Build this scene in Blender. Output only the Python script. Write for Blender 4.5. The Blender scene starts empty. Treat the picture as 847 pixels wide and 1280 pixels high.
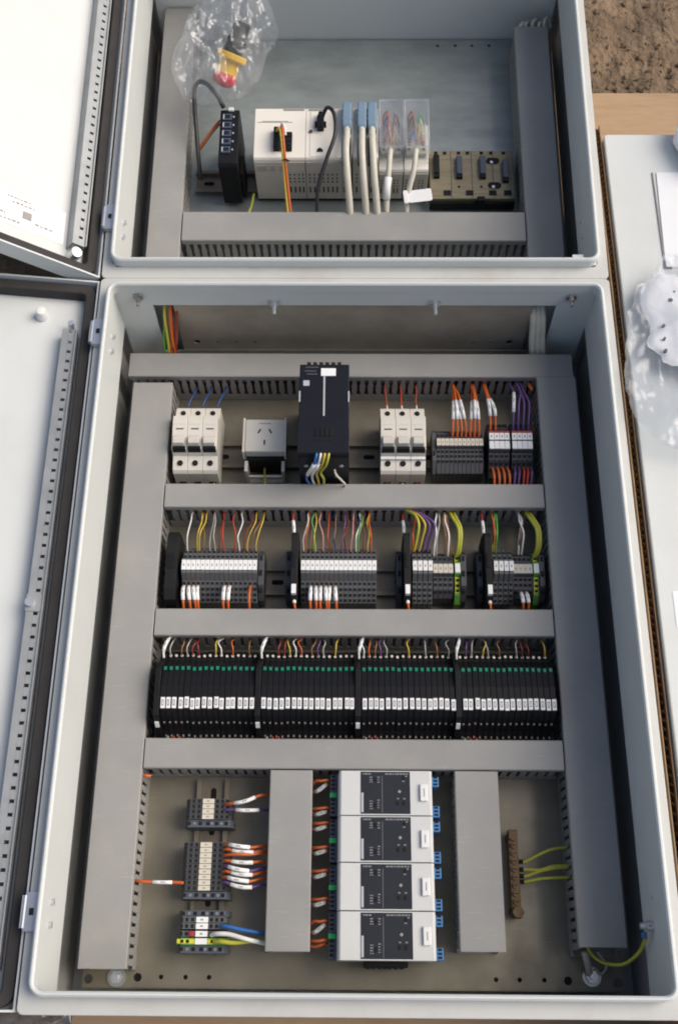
import bpy, bmesh, math, random
from mathutils import Vector, Matrix, noise
random.seed(7)
SC = bpy.context.scene
COL = SC.collection
MM = 0.001

# ------------------------------------------------------------------ camera
cam = bpy.data.cameras.new('camera')
camo = bpy.data.objects.new('camera', cam)
COL.objects.link(camo)
cam.sensor_fit = 'VERTICAL'
cam.sensor_height = 36.0
cam.lens = 36.0 * 1350 / 1280
cam.clip_start = 0.05
cam.clip_end = 200
camo.location = (-0.00243, 0.00728, 1.2388)
camo.rotation_euler = (math.radians(23.660), math.radians(0.5307), math.radians(0.4411))
SC.camera = camo

# ------------------------------------------------------------------ sky, sun, exposure
SUN_ELEV, SUN_AZ = 46.0, 82.0          # azimuth clockwise from +Y (away from the camera)
w = bpy.data.worlds.new('World')
SC.world = w
w.use_nodes = True
nt = w.node_tree
sky = nt.nodes.new('ShaderNodeTexSky')
sky.sky_type = 'NISHITA'
sky.sun_disc = False
sky.sun_elevation = math.radians(SUN_ELEV)
sky.sun_rotation = math.radians(SUN_AZ)
sky.air_density = 1.0
sky.dust_density = 5.0
sky.ozone_density = 1.0
bg = nt.nodes['Background']
bg.inputs[1].default_value = 0.13
nt.links.new(sky.outputs[0], bg.inputs[0])
sun = bpy.data.lights.new('sun', 'SUN')
sun.energy = 2.3
sun.angle = math.radians(48)
sun.color = (1.0, 0.94, 0.86)
suno = bpy.data.objects.new('sun', sun)
COL.objects.link(suno)
az, el = math.radians(SUN_AZ), math.radians(SUN_ELEV)
sdir = Vector((math.sin(az) * math.cos(el), math.cos(az) * math.cos(el), math.sin(el)))
suno.rotation_euler = sdir.to_track_quat('Z', 'Y').to_euler()
suno.location = sdir * 5
vs = SC.view_settings
vs.view_transform = 'Standard'
vs.look = 'None'
vs.exposure = -0.06
vs.gamma = 1.0
vs.use_curve_mapping = False
SC.cycles.filter_width = 1.9

# ------------------------------------------------------------------ materials
def lin(r, g, b):
    f = lambda c: (c / 255 / 12.92) if c / 255 <= 0.04045 else ((c / 255 + 0.055) / 1.055) ** 2.4
    return (f(r), f(g), f(b))

M = {}
def mat(name, col, rough=0.5, metal=0.0, var=0.06, vscale=40.0, bump=0.0, bscale=400.0, bdist=0.001, spec=0.5, dirt=None, dscale=12.0, damt=0.5, stretch=None, scratch=0.0):
    m = bpy.data.materials.new(name)
    m.use_nodes = True
    t = m.node_tree
    N = t.nodes
    b = N['Principled BSDF']
    b.inputs['Roughness'].default_value = rough
    b.inputs['Metallic'].default_value = metal
    b.inputs['Specular IOR Level'].default_value = spec
    tc = N.new('ShaderNodeTexCoord')
    src = tc.outputs['Object']
    if stretch:
        mp = N.new('ShaderNodeMapping')
        mp.inputs['Scale'].default_value = stretch
        t.links.new(src, mp.inputs[0])
        src = mp.outputs[0]
    n1 = N.new('ShaderNodeTexNoise')
    n1.inputs['Scale'].default_value = vscale
    n1.inputs['Detail'].default_value = 5
    t.links.new(src, n1.inputs['Vector'])
    r = N.new('ShaderNodeValToRGB')
    r.color_ramp.elements[0].position = 0.3
    r.color_ramp.elements[1].position = 0.7
    c = Vector(col)
    lo, hi = c * (1 - var), c * (1 + var)
    r.color_ramp.elements[0].color = (*lo, 1)
    r.color_ramp.elements[1].color = (*[min(1, x) for x in hi], 1)
    t.links.new(n1.outputs['Fac'], r.inputs[0])
    out = r.outputs[0]
    if dirt:
        n2 = N.new('ShaderNodeTexNoise')
        n2.inputs['Scale'].default_value = dscale
        n2.inputs['Detail'].default_value = 8
        n2.inputs['Roughness'].default_value = 0.65
        t.links.new(src, n2.inputs['Vector'])
        r2 = N.new('ShaderNodeValToRGB')
        r2.color_ramp.elements[0].position = 0.48
        r2.color_ramp.elements[1].position = 0.72
        r2.color_ramp.elements[0].color = (0, 0, 0, 1)
        r2.color_ramp.elements[1].color = (damt, damt, damt, 1)
        t.links.new(n2.outputs['Fac'], r2.inputs[0])
        mx = N.new('ShaderNodeMix')
        mx.data_type = 'RGBA'
        t.links.new(r2.outputs[0], mx.inputs[0])
        t.links.new(out, mx.inputs[6])
        mx.inputs[7].default_value = (*dirt, 1)
        out = mx.outputs[2]
        # dirt is also duller
        ma = N.new('ShaderNodeMath')
        ma.operation = 'MULTIPLY_ADD'
        ma.inputs[1].default_value = 0.35
        ma.inputs[2].default_value = rough
        t.links.new(r2.outputs[0], ma.inputs[0])
        t.links.new(ma.outputs[0], b.inputs['Roughness'])
    if scratch:
        for ang, sc in ((0.35, 34.0), (-0.9, 27.0)):
            ms = N.new('ShaderNodeMapping')
            ms.inputs['Rotation'].default_value = (0, 0, ang)
            ms.inputs['Scale'].default_value = (1, 26, 8)
            t.links.new(tc.outputs['Object'], ms.inputs[0])
            ns = N.new('ShaderNodeTexNoise')
            ns.inputs['Scale'].default_value = sc
            ns.inputs['Detail'].default_value = 2
            t.links.new(ms.outputs[0], ns.inputs['Vector'])
            rs = N.new('ShaderNodeMapRange')
            rs.inputs[1].default_value = 0.69
            rs.inputs[2].default_value = 0.76
            rs.inputs[3].default_value = 0.0
            rs.inputs[4].default_value = scratch
            t.links.new(ns.outputs['Fac'], rs.inputs[0])
            mx = N.new('ShaderNodeMix')
            mx.data_type = 'RGBA'
            t.links.new(rs.outputs[0], mx.inputs[0])
            t.links.new(out, mx.inputs[6])
            mx.inputs[7].default_value = (*[min(.8, q * 1.9) for q in col], 1)
            out = mx.outputs[2]
    t.links.new(out, b.inputs['Base Color'])
    if bump:
        n3 = N.new('ShaderNodeTexNoise')
        n3.inputs['Scale'].default_value = bscale
        n3.inputs['Detail'].default_value = 3
        t.links.new(src, n3.inputs['Vector'])
        bp = N.new('ShaderNodeBump')
        bp.inputs['Strength'].default_value = bump
        bp.inputs['Distance'].default_value = bdist
        t.links.new(n3.outputs['Fac'], bp.inputs['Height'])
        t.links.new(bp.outputs[0], b.inputs['Normal'])
    M[name] = m
    return m

mat('paint', (0.63, 0.655, 0.64), 0.36, 0, 0.02, 6, 0.12, 900, dirt=(0.50, 0.485, 0.43), dscale=7, damt=0.3, scratch=0.12)
mat('paint_dull', (0.55, 0.555, 0.53), 0.5, 0, 0.03, 8, 0.1, 800, dirt=(0.33, 0.31, 0.27), dscale=9, damt=0.4)
mat('pvc', (0.282, 0.280, 0.270), 0.44, 0, 0.05, 14, 0.08, 900, dirt=(0.36, 0.34, 0.305), dscale=16, damt=0.45, scratch=0.3)
mat('zinc', (0.245, 0.222, 0.17), 0.45, 0.45, 0.16, 22, 0.05, 300, dirt=(0.185, 0.165, 0.12), dscale=10, damt=0.6, scratch=0.25)
mat('zinc_blue', (0.31, 0.345, 0.34), 0.42, 0.5, 0.18, 16, 0.05, 300, dirt=(0.22, 0.245, 0.24), dscale=9, damt=0.6, scratch=0.2, stretch=(1, 2.2, 1))
mat('gland_zinc_lit', (0.40, 0.355, 0.285), 0.45, 0.3, 0.12, 30, 0.05, 300, dirt=(0.30, 0.26, 0.20), dscale=14, damt=0.6)  # same zinc as the plate, with light for its dim face put into the colour
mat('steel', (0.50, 0.49, 0.46), 0.32, 0.9, 0.08, 60)
mat('bright_zinc', (0.66, 0.68, 0.70), 0.30, 0.8, 0.06, 50)
mat('brass', (0.14, 0.092, 0.047), 0.5, 0.5, 0.25, 60, dirt=(0.10, 0.055, 0.03), dscale=60, damt=0.8)
mat('rail_zinc', (0.235, 0.205, 0.16), 0.5, 0.4, 0.12, 40)
mat('dull_zinc', (0.33, 0.345, 0.35), 0.5, 0.5, 0.1, 50)
mat('gasket', (0.036, 0.033, 0.032), 0.8, 0, 0.12, 60, 0.3, 1500)
mat('hole', (0.006, 0.006, 0.007), 0.9, 0, 0, 10)
mat('black', (0.009, 0.0095, 0.0115), 0.5, 0, 0.15, 80, 0.05, 1500, spec=0.2)
mat('black_soft', (0.013, 0.013, 0.014), 0.6, 0, 0.15, 80, 0.1, 1500, spec=0.2)
mat('navy_black', (0.010, 0.0115, 0.018), 0.45, 0, 0.1, 60, spec=0.2)
mat('terminal_grey', (0.105, 0.11, 0.115), 0.5, 0, 0.08, 80)
mat('terminal_dark', (0.060, 0.062, 0.068), 0.5, 0, 0.1, 80)
mat('terminal_blue', (0.075, 0.09, 0.11), 0.5, 0, 0.1, 80)
mat('earth_green', (0.13, 0.34, 0.055), 0.5, 0, 0.05, 80)
mat('earth_yellow', (0.62, 0.58, 0.04), 0.5, 0, 0.05, 80)
mat('white', (0.76, 0.76, 0.74), 0.5, 0, 0.03, 60)
mat('tag', (0.80, 0.80, 0.79), 0.45, 0, 0.03, 90)
mat('cream', (0.62, 0.57, 0.47), 0.5, 0, 0.04, 60)
mat('breaker', (0.64, 0.61, 0.545), 0.42, 0, 0.03, 40)
mat('plc_white', (0.78, 0.74, 0.66), 0.45, 0, 0.025, 30)
mat('plc_beige', (0.58, 0.535, 0.455), 0.5, 0, 0.03, 30)
mat('ctrl', (0.60, 0.61, 0.595), 0.40, 0, 0.02, 30)
mat('ctrl_panel', (0.020, 0.023, 0.030), 0.45, 0, 0.1, 50, spec=0.25)
mat('print_light', (0.42, 0.43, 0.45), 0.6, 0, 0.05, 50)
mat('print_mid', (0.20, 0.21, 0.225), 0.6, 0, 0.05, 50)
mat('print_dark', (0.07, 0.07, 0.08), 0.6, 0, 0.1, 50)
mat('print_faint', (0.30, 0.29, 0.27), 0.6, 0, 0.1, 50)
mat('red', (0.45, 0.02, 0.015), 0.4, 0, 0.05, 50)
mat('estop_red', (0.62, 0.012, 0.02), 0.35, 0, 0.05, 50)
mat('estop_yellow', (0.80, 0.47, 0.01), 0.4, 0, 0.05, 50)
mat('led_green', (0.012, 0.21, 0.12), 0.3, 0, 0.05, 50)
mat('plug_green', (0.02, 0.36, 0.10), 0.45, 0, 0.05, 50)
mat('plug_blue', (0.04, 0.17, 0.40), 0.45, 0, 0.08, 60)
mat('io_blue', (0.17, 0.255, 0.34), 0.45, 0, 0.06, 60)
mat('port_blue', (0.05, 0.07, 0.12), 0.45, 0, 0.08, 60)
mat('bus_blue', (0.055, 0.07, 0.105), 0.45, 0, 0.08, 60)
mat('io_base', (0.225, 0.195, 0.125), 0.5, 0, 0.22, 45, dirt=(0.14, 0.11, 0.07), dscale=50, damt=0.7, stretch=(0.5, 3, 1))
mat('ferrule', (0.66, 0.62, 0.54), 0.45, 0.2, 0.05, 50)
mat('soil', (0.205, 0.143, 0.090), 0.95, 0, 0.35, 14, 1.0, 60, 0.012, dirt=(0.13, 0.085, 0.05), dscale=8, damt=0.8)
mat('floor_grey', (0.17, 0.16, 0.145), 0.9, 0, 0.25, 30, 0.5, 200)
mat('cardboard', (0.40, 0.275, 0.165), 0.85, 0, 0.07, 60, 0.15, 300, dirt=(0.30, 0.195, 0.11), dscale=12, damt=0.5, stretch=(0.6, 6, 1))
mat('cardboard_edge', (0.31, 0.205, 0.115), 0.9, 0, 0.15, 60)
mat('paper', (0.80, 0.81, 0.82), 0.55, 0, 0.02, 30)
mat('foam', (0.84, 0.85, 0.85), 0.7, 0, 0.02, 200, 0.4, 500)
WIRE = {'orange': (0.54, 0.115, 0.022), 'red': (0.45, 0.045, 0.02), 'blue': (0.03, 0.14, 0.42), 'darkblue': (0.02, 0.06, 0.20),
        'purple': (0.13, 0.065, 0.20), 'yellow': (0.55, 0.40, 0.05), 'earth': (0.46, 0.45, 0.05), 'green': (0.10, 0.34, 0.07),
        'brown': (0.23, 0.11, 0.045), 'white_wire': (0.72, 0.71, 0.68), 'grey_wire': (0.36, 0.35, 0.33), 'pink': (0.55, 0.25, 0.24),
        'black_wire': (0.015, 0.015, 0.018), 'cable_grey': (0.58, 0.55, 0.46), 'darkred': (0.2, 0.03, 0.02)}
for k, c in WIRE.items():
    mat('w_' + k, c, 0.42, 0, 0.05, 90)

def plastic_film(name, tint, haze, rough):
    m = bpy.data.materials.new(name)
    m.use_nodes = True
    t = m.node_tree
    N = t.nodes
    N.remove(N['Principled BSDF'])
    out = N['Material Output']
    tr = N.new('ShaderNodeBsdfTransparent')
    tr.inputs[0].default_value = (*tint, 1)
    gl = N.new('ShaderNodeBsdfGlossy')
    gl.inputs[0].default_value = (0.95, 0.97, 1, 1)
    gl.inputs['Roughness'].default_value = rough
    df = N.new('ShaderNodeBsdfTranslucent')
    df.inputs[0].default_value = (0.85, 0.87, 0.88, 1)
    d2 = N.new('ShaderNodeBsdfDiffuse')
    d2.inputs[0].default_value = (0.8, 0.82, 0.84, 1)
    ad = N.new('ShaderNodeMixShader')
    ad.inputs[0].default_value = 0.5
    t.links.new(df.outputs[0], ad.inputs[1])
    t.links.new(d2.outputs[0], ad.inputs[2])
    m1 = N.new('ShaderNodeMixShader')
    tc = N.new('ShaderNodeTexCoord')
    nz = N.new('ShaderNodeTexNoise')
    nz.inputs['Scale'].default_value = 25
    nz.inputs['Detail'].default_value = 4
    t.links.new(tc.outputs['Object'], nz.inputs['Vector'])
    mr = N.new('ShaderNodeMapRange')
    mr.inputs[1].default_value = 0.35
    mr.inputs[2].default_value = 0.75
    mr.inputs[3].default_value = haze * 0.4
    mr.inputs[4].default_value = haze * 1.7
    t.links.new(nz.outputs['Fac'], mr.inputs[0])
    t.links.new(mr.outputs[0], m1.inputs[0])
    t.links.new(tr.outputs[0], m1.inputs[1])
    t.links.new(ad.outputs[0], m1.inputs[2])
    fr = N.new('ShaderNodeLayerWeight')
    fr.inputs[0].default_value = 0.5
    pw = N.new('ShaderNodeMath')
    pw.operation = 'POWER'
    pw.inputs[1].default_value = 3.5
    t.links.new(fr.outputs['Facing'], pw.inputs[0])
    mu = N.new('ShaderNodeMath')
    mu.operation = 'MULTIPLY_ADD'
    mu.inputs[1].default_value = 0.55
    mu.inputs[2].default_value = 0.05
    mu.use_clamp = True
    t.links.new(pw.outputs[0], mu.inputs[0])
    m2 = N.new('ShaderNodeMixShader')
    t.links.new(mu.outputs[0], m2.inputs[0])
    t.links.new(m1.outputs[0], m2.inputs[1])
    t.links.new(gl.outputs[0], m2.inputs[2])
    t.links.new(m2.outputs[0], out.inputs[0])
    M[name] = m
plastic_film('clear_film', (0.97, 0.975, 0.985), 0.13, 0.10)
plastic_film('clear_case', (0.95, 0.96, 0.97), 0.14, 0.10)
plastic_film('clear_edge', (0.9, 0.92, 0.94), 0.5, 0.10)

# ------------------------------------------------------------------ builders (all sizes in millimetres)
UPPER = Matrix.Translation((0, 762 * MM, 195 * MM)) @ Matrix.Rotation(math.radians(3.5), 4, 'X') @ Matrix.Translation((0, -762 * MM, -195 * MM))
FRAME = [Matrix.Identity(4)]

class MB:
    def __init__(self):
        self.v = []
        self.f = []
    def add(self, vs, fs):
        o = len(self.v)
        self.v += [Vector(p) for p in vs]
        self.f += [[i + o for i in f] for f in fs]
        return self
    def box(self, x0, x1, y0, y1, z0, z1):
        return self.add([(x0, y0, z0), (x1, y0, z0), (x1, y1, z0), (x0, y1, z0), (x0, y0, z1), (x1, y0, z1), (x1, y1, z1), (x0, y1, z1)],
                        [(0, 3, 2, 1), (4, 5, 6, 7), (0, 1, 5, 4), (1, 2, 6, 5), (2, 3, 7, 6), (3, 0, 4, 7)])
    def prism(self, prof, axis, a, b):
        n = len(prof)
        def P(q, c):
            return {'x': (c, q[0], q[1]), 'y': (q[0], c, q[1]), 'z': (q[0], q[1], c)}[axis]
        vs = [P(q, a) for q in prof] + [P(q, b) for q in prof]
        fs = [list(range(n))[::-1], list(range(n, 2 * n))] + [(i, (i + 1) % n, n + (i + 1) % n, n + i) for i in range(n)]
        return self.add(vs, fs)
    def cyl(self, c, axis, a, b, r, n=14, r2=None):
        r2 = r if r2 is None else r2
        def P(q, t, rr):
            u, v = c[0] + rr * math.cos(q), c[1] + rr * math.sin(q)
            return {'x': (t, u, v), 'y': (u, t, v), 'z': (u, v, t)}[axis]
        A = [2 * math.pi * i / n for i in range(n)]
        vs = [P(q, a, r) for q in A] + [P(q, b, r2) for q in A]
        fs = [list(range(n))[::-1], list(range(n, 2 * n))] + [(i, (i + 1) % n, n + (i + 1) % n, n + i) for i in range(n)]
        return self.add(vs, fs)
    def ring(self, o, i, z0, z1):
        """closed frame between two equal-length loops"""
        n = len(o)
        vs = [(*p, z0) for p in o] + [(*p, z1) for p in o] + [(*p, z0) for p in i] + [(*p, z1) for p in i]
        fs = []
        for k in range(n):
            j = (k + 1) % n
            fs += [(k, j, n + j, n + k), (2 * n + j, 2 * n + k, 3 * n + k, 3 * n + j), (n + k, n + j, 3 * n + j, 3 * n + k), (j, k, 2 * n + k, 2 * n + j)]
        return self.add(vs, fs)
    def tube(self, pts, r, n=8):
        pts = [Vector(p) for p in pts]
        up = Vector((0.31, 0.17, 0.93)).normalized()
        vs = []
        for k, p in enumerate(pts):
            d = (pts[min(k + 1, len(pts) - 1)] - pts[max(k - 1, 0)]).normalized()
            a = d.cross(up)
            if a.length < 1e-3:
                a = d.cross(Vector((1, 0, 0)))
            a.normalize()
            b = d.cross(a)
            for q in range(n):
                t = 2 * math.pi * q / n
                vs.append(p + a * (r * math.cos(t)) + b * (r * math.sin(t)))
        fs = []
        for k in range(len(pts) - 1):
            for q in range(n):
                s = (q + 1) % n
                fs.append((k * n + q, k * n + s, (k + 1) * n + s, (k + 1) * n + q))
        fs.append(list(range(n))[::-1])
        fs.append([(len(pts) - 1) * n + q for q in range(n)])
        return self.add(vs, fs)
    def mesh(self, name, m, bevel=0.0, smooth=False, segs=2):
        bm = bmesh.new()
        vs = [bm.verts.new(p * MM) for p in self.v]
        for f in self.f:
            try:
                bm.faces.new([vs[i] for i in f])
            except ValueError:
                pass
        bmesh.ops.recalc_face_normals(bm, faces=bm.faces)
        if bevel:
            ed = [e for e in bm.edges if len(e.link_faces) == 2 and e.calc_face_angle(0) > 0.5]
            bmesh.ops.bevel(bm, geom=ed, offset=bevel * MM, segments=segs, profile=0.5, affect='EDGES', clamp_overlap=True)
        me = bpy.data.meshes.new(name)
        bm.to_mesh(me)
        bm.free()
        me.materials.append(M[m])
        if smooth:
            for p in me.polygons:
                p.use_smooth = True
        elif bevel:
            for p in me.polygons:
                p.use_smooth = p.area < 0.0
        return me
    def build(self, name, m, parent=None, bevel=0.0, smooth=False, segs=2):
        o = bpy.data.objects.new(name, self.mesh(name, m, bevel, smooth, segs))
        COL.objects.link(o)
        if name in ('wire_entry', 'recess', 'lower_screw', 'vent', 'printed_text', 'printed_number', 'fluting', 'slotted_channel'):
            o['kind'] = 'stuff'
        if parent is not None:
            o.parent = parent
        else:
            o.matrix_world = FRAME[0].copy()
        return o

def box(*a):
    return MB().box(*a)

def tag(o, label, cat, group=None):
    o['label'] = label
    o['category'] = cat
    if group:
        o['group'] = group
    return o

def thing(name, label, cat, loc=(0, 0, 0), rz=0, group=None):
    o = bpy.data.objects.new(name, None)
    o.empty_display_size = 0.01
    COL.objects.link(o)
    o.matrix_world = FRAME[0] @ Matrix.Translation(Vector(loc) * MM) @ Matrix.Rotation(rz, 4, 'Z')
    return tag(o, label, cat, group)

def clone(root, loc, label, rz=0, skip=()):
    r = root.copy()
    COL.objects.link(r)
    r.matrix_world = FRAME[0] @ Matrix.Translation(Vector(loc) * MM) @ Matrix.Rotation(rz, 4, 'Z')
    r['label'] = label
    for ch in list(root.children):
        if ch.name.split('.')[0] in skip:
            continue
        c = ch.copy()
        COL.objects.link(c)
        c.parent = r
        for g in ch.children:
            d = g.copy()
            COL.objects.link(d)
            d.parent = c
    return r

ORD = ['first', 'second', 'third', 'fourth', 'fifth', 'sixth', 'seventh', 'eighth', 'ninth', 'tenth', 'eleventh', 'twelfth',
       'thirteenth', 'fourteenth', 'fifteenth', 'sixteenth', 'seventeenth', 'eighteenth', 'nineteenth', 'twentieth']

def punch(o, holes):
    """cut round holes (x, y, r, axis) through an object's mesh, then drop the cutter"""
    mb = MB()
    for (a, b, r, axis, c0, c1) in holes:
        mb.cyl((a, b), axis, c0, c1, r, 18)
    cut = mb.build('cutter', 'hole', o.parent)
    bo = o.modifiers.new('b', 'BOOLEAN')
    bo.operation = 'DIFFERENCE'
    bo.object = cut
    bo.solver = 'EXACT'
    bpy.context.view_layer.update()
    me = bpy.data.meshes.new_from_object(o.evaluated_get(bpy.context.evaluated_depsgraph_get()))
    o.modifiers.clear()
    o.data = me
    bpy.data.objects.remove(cut, do_unlink=True)

def rrect(x0, x1, y0, y1, r, n=6):
    P = []
    for cx, cy, a0 in ((x1 - r, y0 + r, -90), (x1 - r, y1 - r, 0), (x0 + r, y1 - r, 90), (x0 + r, y0 + r, 180)):
        for k in range(n + 1):
            a = math.radians(a0 + 90 * k / n)
            P.append((cx + r * math.cos(a), cy + r * math.sin(a)))
    return P

def spline(P, n=8):
    P = [Vector(p) for p in P]
    if len(P) == 2:
        return [P[0].lerp(P[1], i / 4) for i in range(5)]
    Q = [P[0] * 2 - P[1]] + P + [P[-1] * 2 - P[-2]]
    R = []
    for k in range(1, len(Q) - 2):
        for i in range(n):
            t = i / n
            a, b, c, d = Q[k - 1], Q[k], Q[k + 1], Q[k + 2]
            R.append(0.5 * ((2 * b) + (c - a) * t + (2 * a - 5 * b + 4 * c - d) * t * t + (3 * b - a - 3 * c + d) * t ** 3))
    R.append(P[-1])
    return R

def wire(label, pts, col, r=1.1, sleeve=None, ferrule=False, name='wire', cat='wire', group=None, sleeve_r=1.9, boot=None):
    """one wire; sleeve = (t0, t1) along its length gets a white marker sleeve"""
    S = spline(pts)
    if not sleeve and not ferrule and not boot:
        return tag(MB().tube(S, r).build(name, 'w_' + col, None, 0, True), label, cat, group)
    t = thing(name, label, cat, (0, 0, 0), 0, group)
    MB().tube(S, r).build('insulation', 'w_' + col, t, 0, True)
    if sleeve:
        n = len(S) - 1
        a, b = sleeve[0] * n, sleeve[1] * n
        at = lambda q: S[int(q)].lerp(S[min(n, int(q) + 1)], q - int(q))
        seg = [at(a + (b - a) * k / 3) for k in range(4)]
        sl = MB().tube(seg, sleeve_r, 8).build('marker_sleeve', 'tag', t, 0, True)
        m = seg[1].lerp(seg[2], 0.5)
        d = (seg[2] - seg[1]).normalized()
        s = Vector((-d.y, d.x, 0)) * 0.55
        c = MB()
        for q in (-1.6, 0, 1.6):
            e = m + d * q + Vector((0, 0, sleeve_r - 0.12))
            c.add([e - s - d * .4, e + s - d * .4, e + s + d * .4, e - s + d * .4, e - s - d * .4 + Vector((0, 0, .2)), e + s - d * .4 + Vector((0, 0, .2)), e + s + d * .4 + Vector((0, 0, .2)), e - s + d * .4 + Vector((0, 0, .2))],
                  [(0, 3, 2, 1), (4, 5, 6, 7), (0, 1, 5, 4), (1, 2, 6, 5), (2, 3, 7, 6), (3, 0, 4, 7)])
        c.build('printed_number', 'print_dark', sl)
    if ferrule:
        e, d = S[0], (S[1] - S[0]).normalized()
        MB().tube([e, e + d * 6], r * 1.45).build('ferrule', ferrule if isinstance(ferrule, str) else 'ferrule', t, 0, True)
    return t

def screw(parent, name, c, axis, a, b, r, m='steel', slot=True):
    o = MB().cyl(c, axis, a, b, r, 14, r * 0.86).build(name, m, parent)
    return o

# ------------------------------------------------------------------ the ground and what lies on it
def ground():
    n = 260
    vs, fs = [], []
    for j in range(n + 1):
        for i in range(n + 1):
            # finer towards the middle
            f = lambda t: (abs(t) ** 1.9) * (1 if t > 0 else -1)
            x, y = f(i / n * 2 - 1) * 9000 + 450, f(j / n * 2 - 1) * 9000 + 1250
            h = noise.noise((x * .012, y * .012, 0)) * 9 + noise.noise((x * .035, y * .035, 3)) * 5 + noise.noise((x * .09, y * .09, 5)) * 3.4 + abs(noise.noise((x * .05, y * .05, 9))) * 8
            vs.append((x, y, -19 + min(h, 12)))
    for j in range(n):
        for i in range(n):
            a = j * (n + 1) + i
            fs.append((a, a + 1, a + n + 2, a + n + 1))
    o = MB().add(vs, fs).build('ground', 'soil', None, 0, True)
    o['kind'] = 'structure'
ground()

def grit():
    random.seed(21)
    mb = MB()
    for k in range(420):
        x, y = random.uniform(300, 760), 1250 + abs(random.gauss(0, 130))
        r = random.choice((1.6, 2.2, 3.0, 4.2, 6.0)) * random.uniform(.7, 1.2)
        h = noise.noise((x * .012, y * .012, 0)) * 9 + noise.noise((x * .035, y * .035, 3)) * 5
        z = -16 + h
        P = []
        for (a, b, c) in ((1, 0, 0), (-1, 0, 0), (0, 1, 0), (0, -1, 0), (0, 0, 1), (0, 0, -1)):
            d = Vector((a, b, c)) * r * random.uniform(.6, 1.15)
            d.z *= .7
            P.append((x + d.x + random.uniform(-.3, .3) * r, y + d.y + random.uniform(-.3, .3) * r, z + d.z))
        mb.add(P, [(0, 2, 4), (2, 1, 4), (1, 3, 4), (3, 0, 4), (2, 0, 5), (1, 2, 5), (3, 1, 5), (0, 3, 5)])
    o = mb.build('gravel', 'soil', None, 0, False)
    o['kind'] = 'stuff'
    o['label'] = 'loose grit and clods scattered on the brown soil'
    o['category'] = 'gravel'
grit()

s = box(-292, 760, -420, 1240, -5, -0.5).build('cardboard_sheet', 'cardboard', None, 0.8)
tag(s, 'flat brown cardboard sheet lying on the soil under the enclosures', 'cardboard')

# corrugated flap standing between the two enclosures and the closed grey box
t = thing('cardboard_flap', 'upright corrugated cardboard strip between the open enclosures and the closed grey box', 'cardboard', (0, 0, 0))
box(302.6, 303.7, -120, 1012, 0, 177).build('liner', 'cardboard_edge', t)
box(310.2, 311.2, -120, 1012, 0, 175).build('liner', 'cardboard_edge', t)
fl = MB()
ys = [-120 + 4.5 * k for k in range(252)]
vs = []
for k, y in enumerate(ys):
    x = 304.0 if k % 2 else 309.9
    zz = 173 + noise.noise((0, y * .03, 0)) * 3
    vs += [(x, y, 0), (x, y, zz)]
fs = [(2 * k, 2 * k + 2, 2 * k + 3, 2 * k + 1) for k in range(len(ys) - 1)]
fl.add(vs, fs).build('fluting', 'cardboard_edge', t)

# closed grey enclosure at the right
t = thing('closed_enclosure', 'closed light grey metal box lying at the right edge, plastic bag on top', 'enclosure', (0, 0, 0))
MB().prism(rrect(313.0, 800, -160, 993, 5), 'z', 0, 172).build('box_body', 'paint', t)
MB().prism(rrect(313.5, 799, -159, 992, 5), 'z', 173.2, 180).build('box_door', 'paint', t, 1.6, False, 3)
box(311.9, 312.5, 726, 744, 140, 166).build('rubber_clip', 'black_soft', t, 0.2)
lab = box(329, 372, 344, 383, 180.1, 180.5).build('label_plate', 'paper', t)

pk = thing('document_pocket', 'white document pocket with dark corner lying on the closed grey box', 'document', (368, 788, 180.2))
MB().prism([(0, 0), (130, 0), (130, 142), (4, 142)], 'z', 0, 1.2).build('sheet', 'paper', pk, 0.3)
MB().prism([(-2.2, -2), (7, -2), (7, 0.5), (0.6, 0.5), (0.6, 9), (-1.8, 9)], 'z', 0, 1.6).build('corner_clip', 'black_soft', pk)
box(-1.2, 0.2, 9, 142, 0, 1.4).build('edge_strip', 'print_faint', pk)
fb = MB().prism([(0, 8), (16, -38), (60, -60), (120, -30), (130, 60), (20, 62)], 'z', 0, 26).build('foam_block', 'foam', None, 3)
fb.matrix_world = Matrix.Translation(Vector((396, 968, 181.5)) * MM)
tag(fb, 'bright white foam block at the far end of the closed grey box', 'foam')

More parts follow.
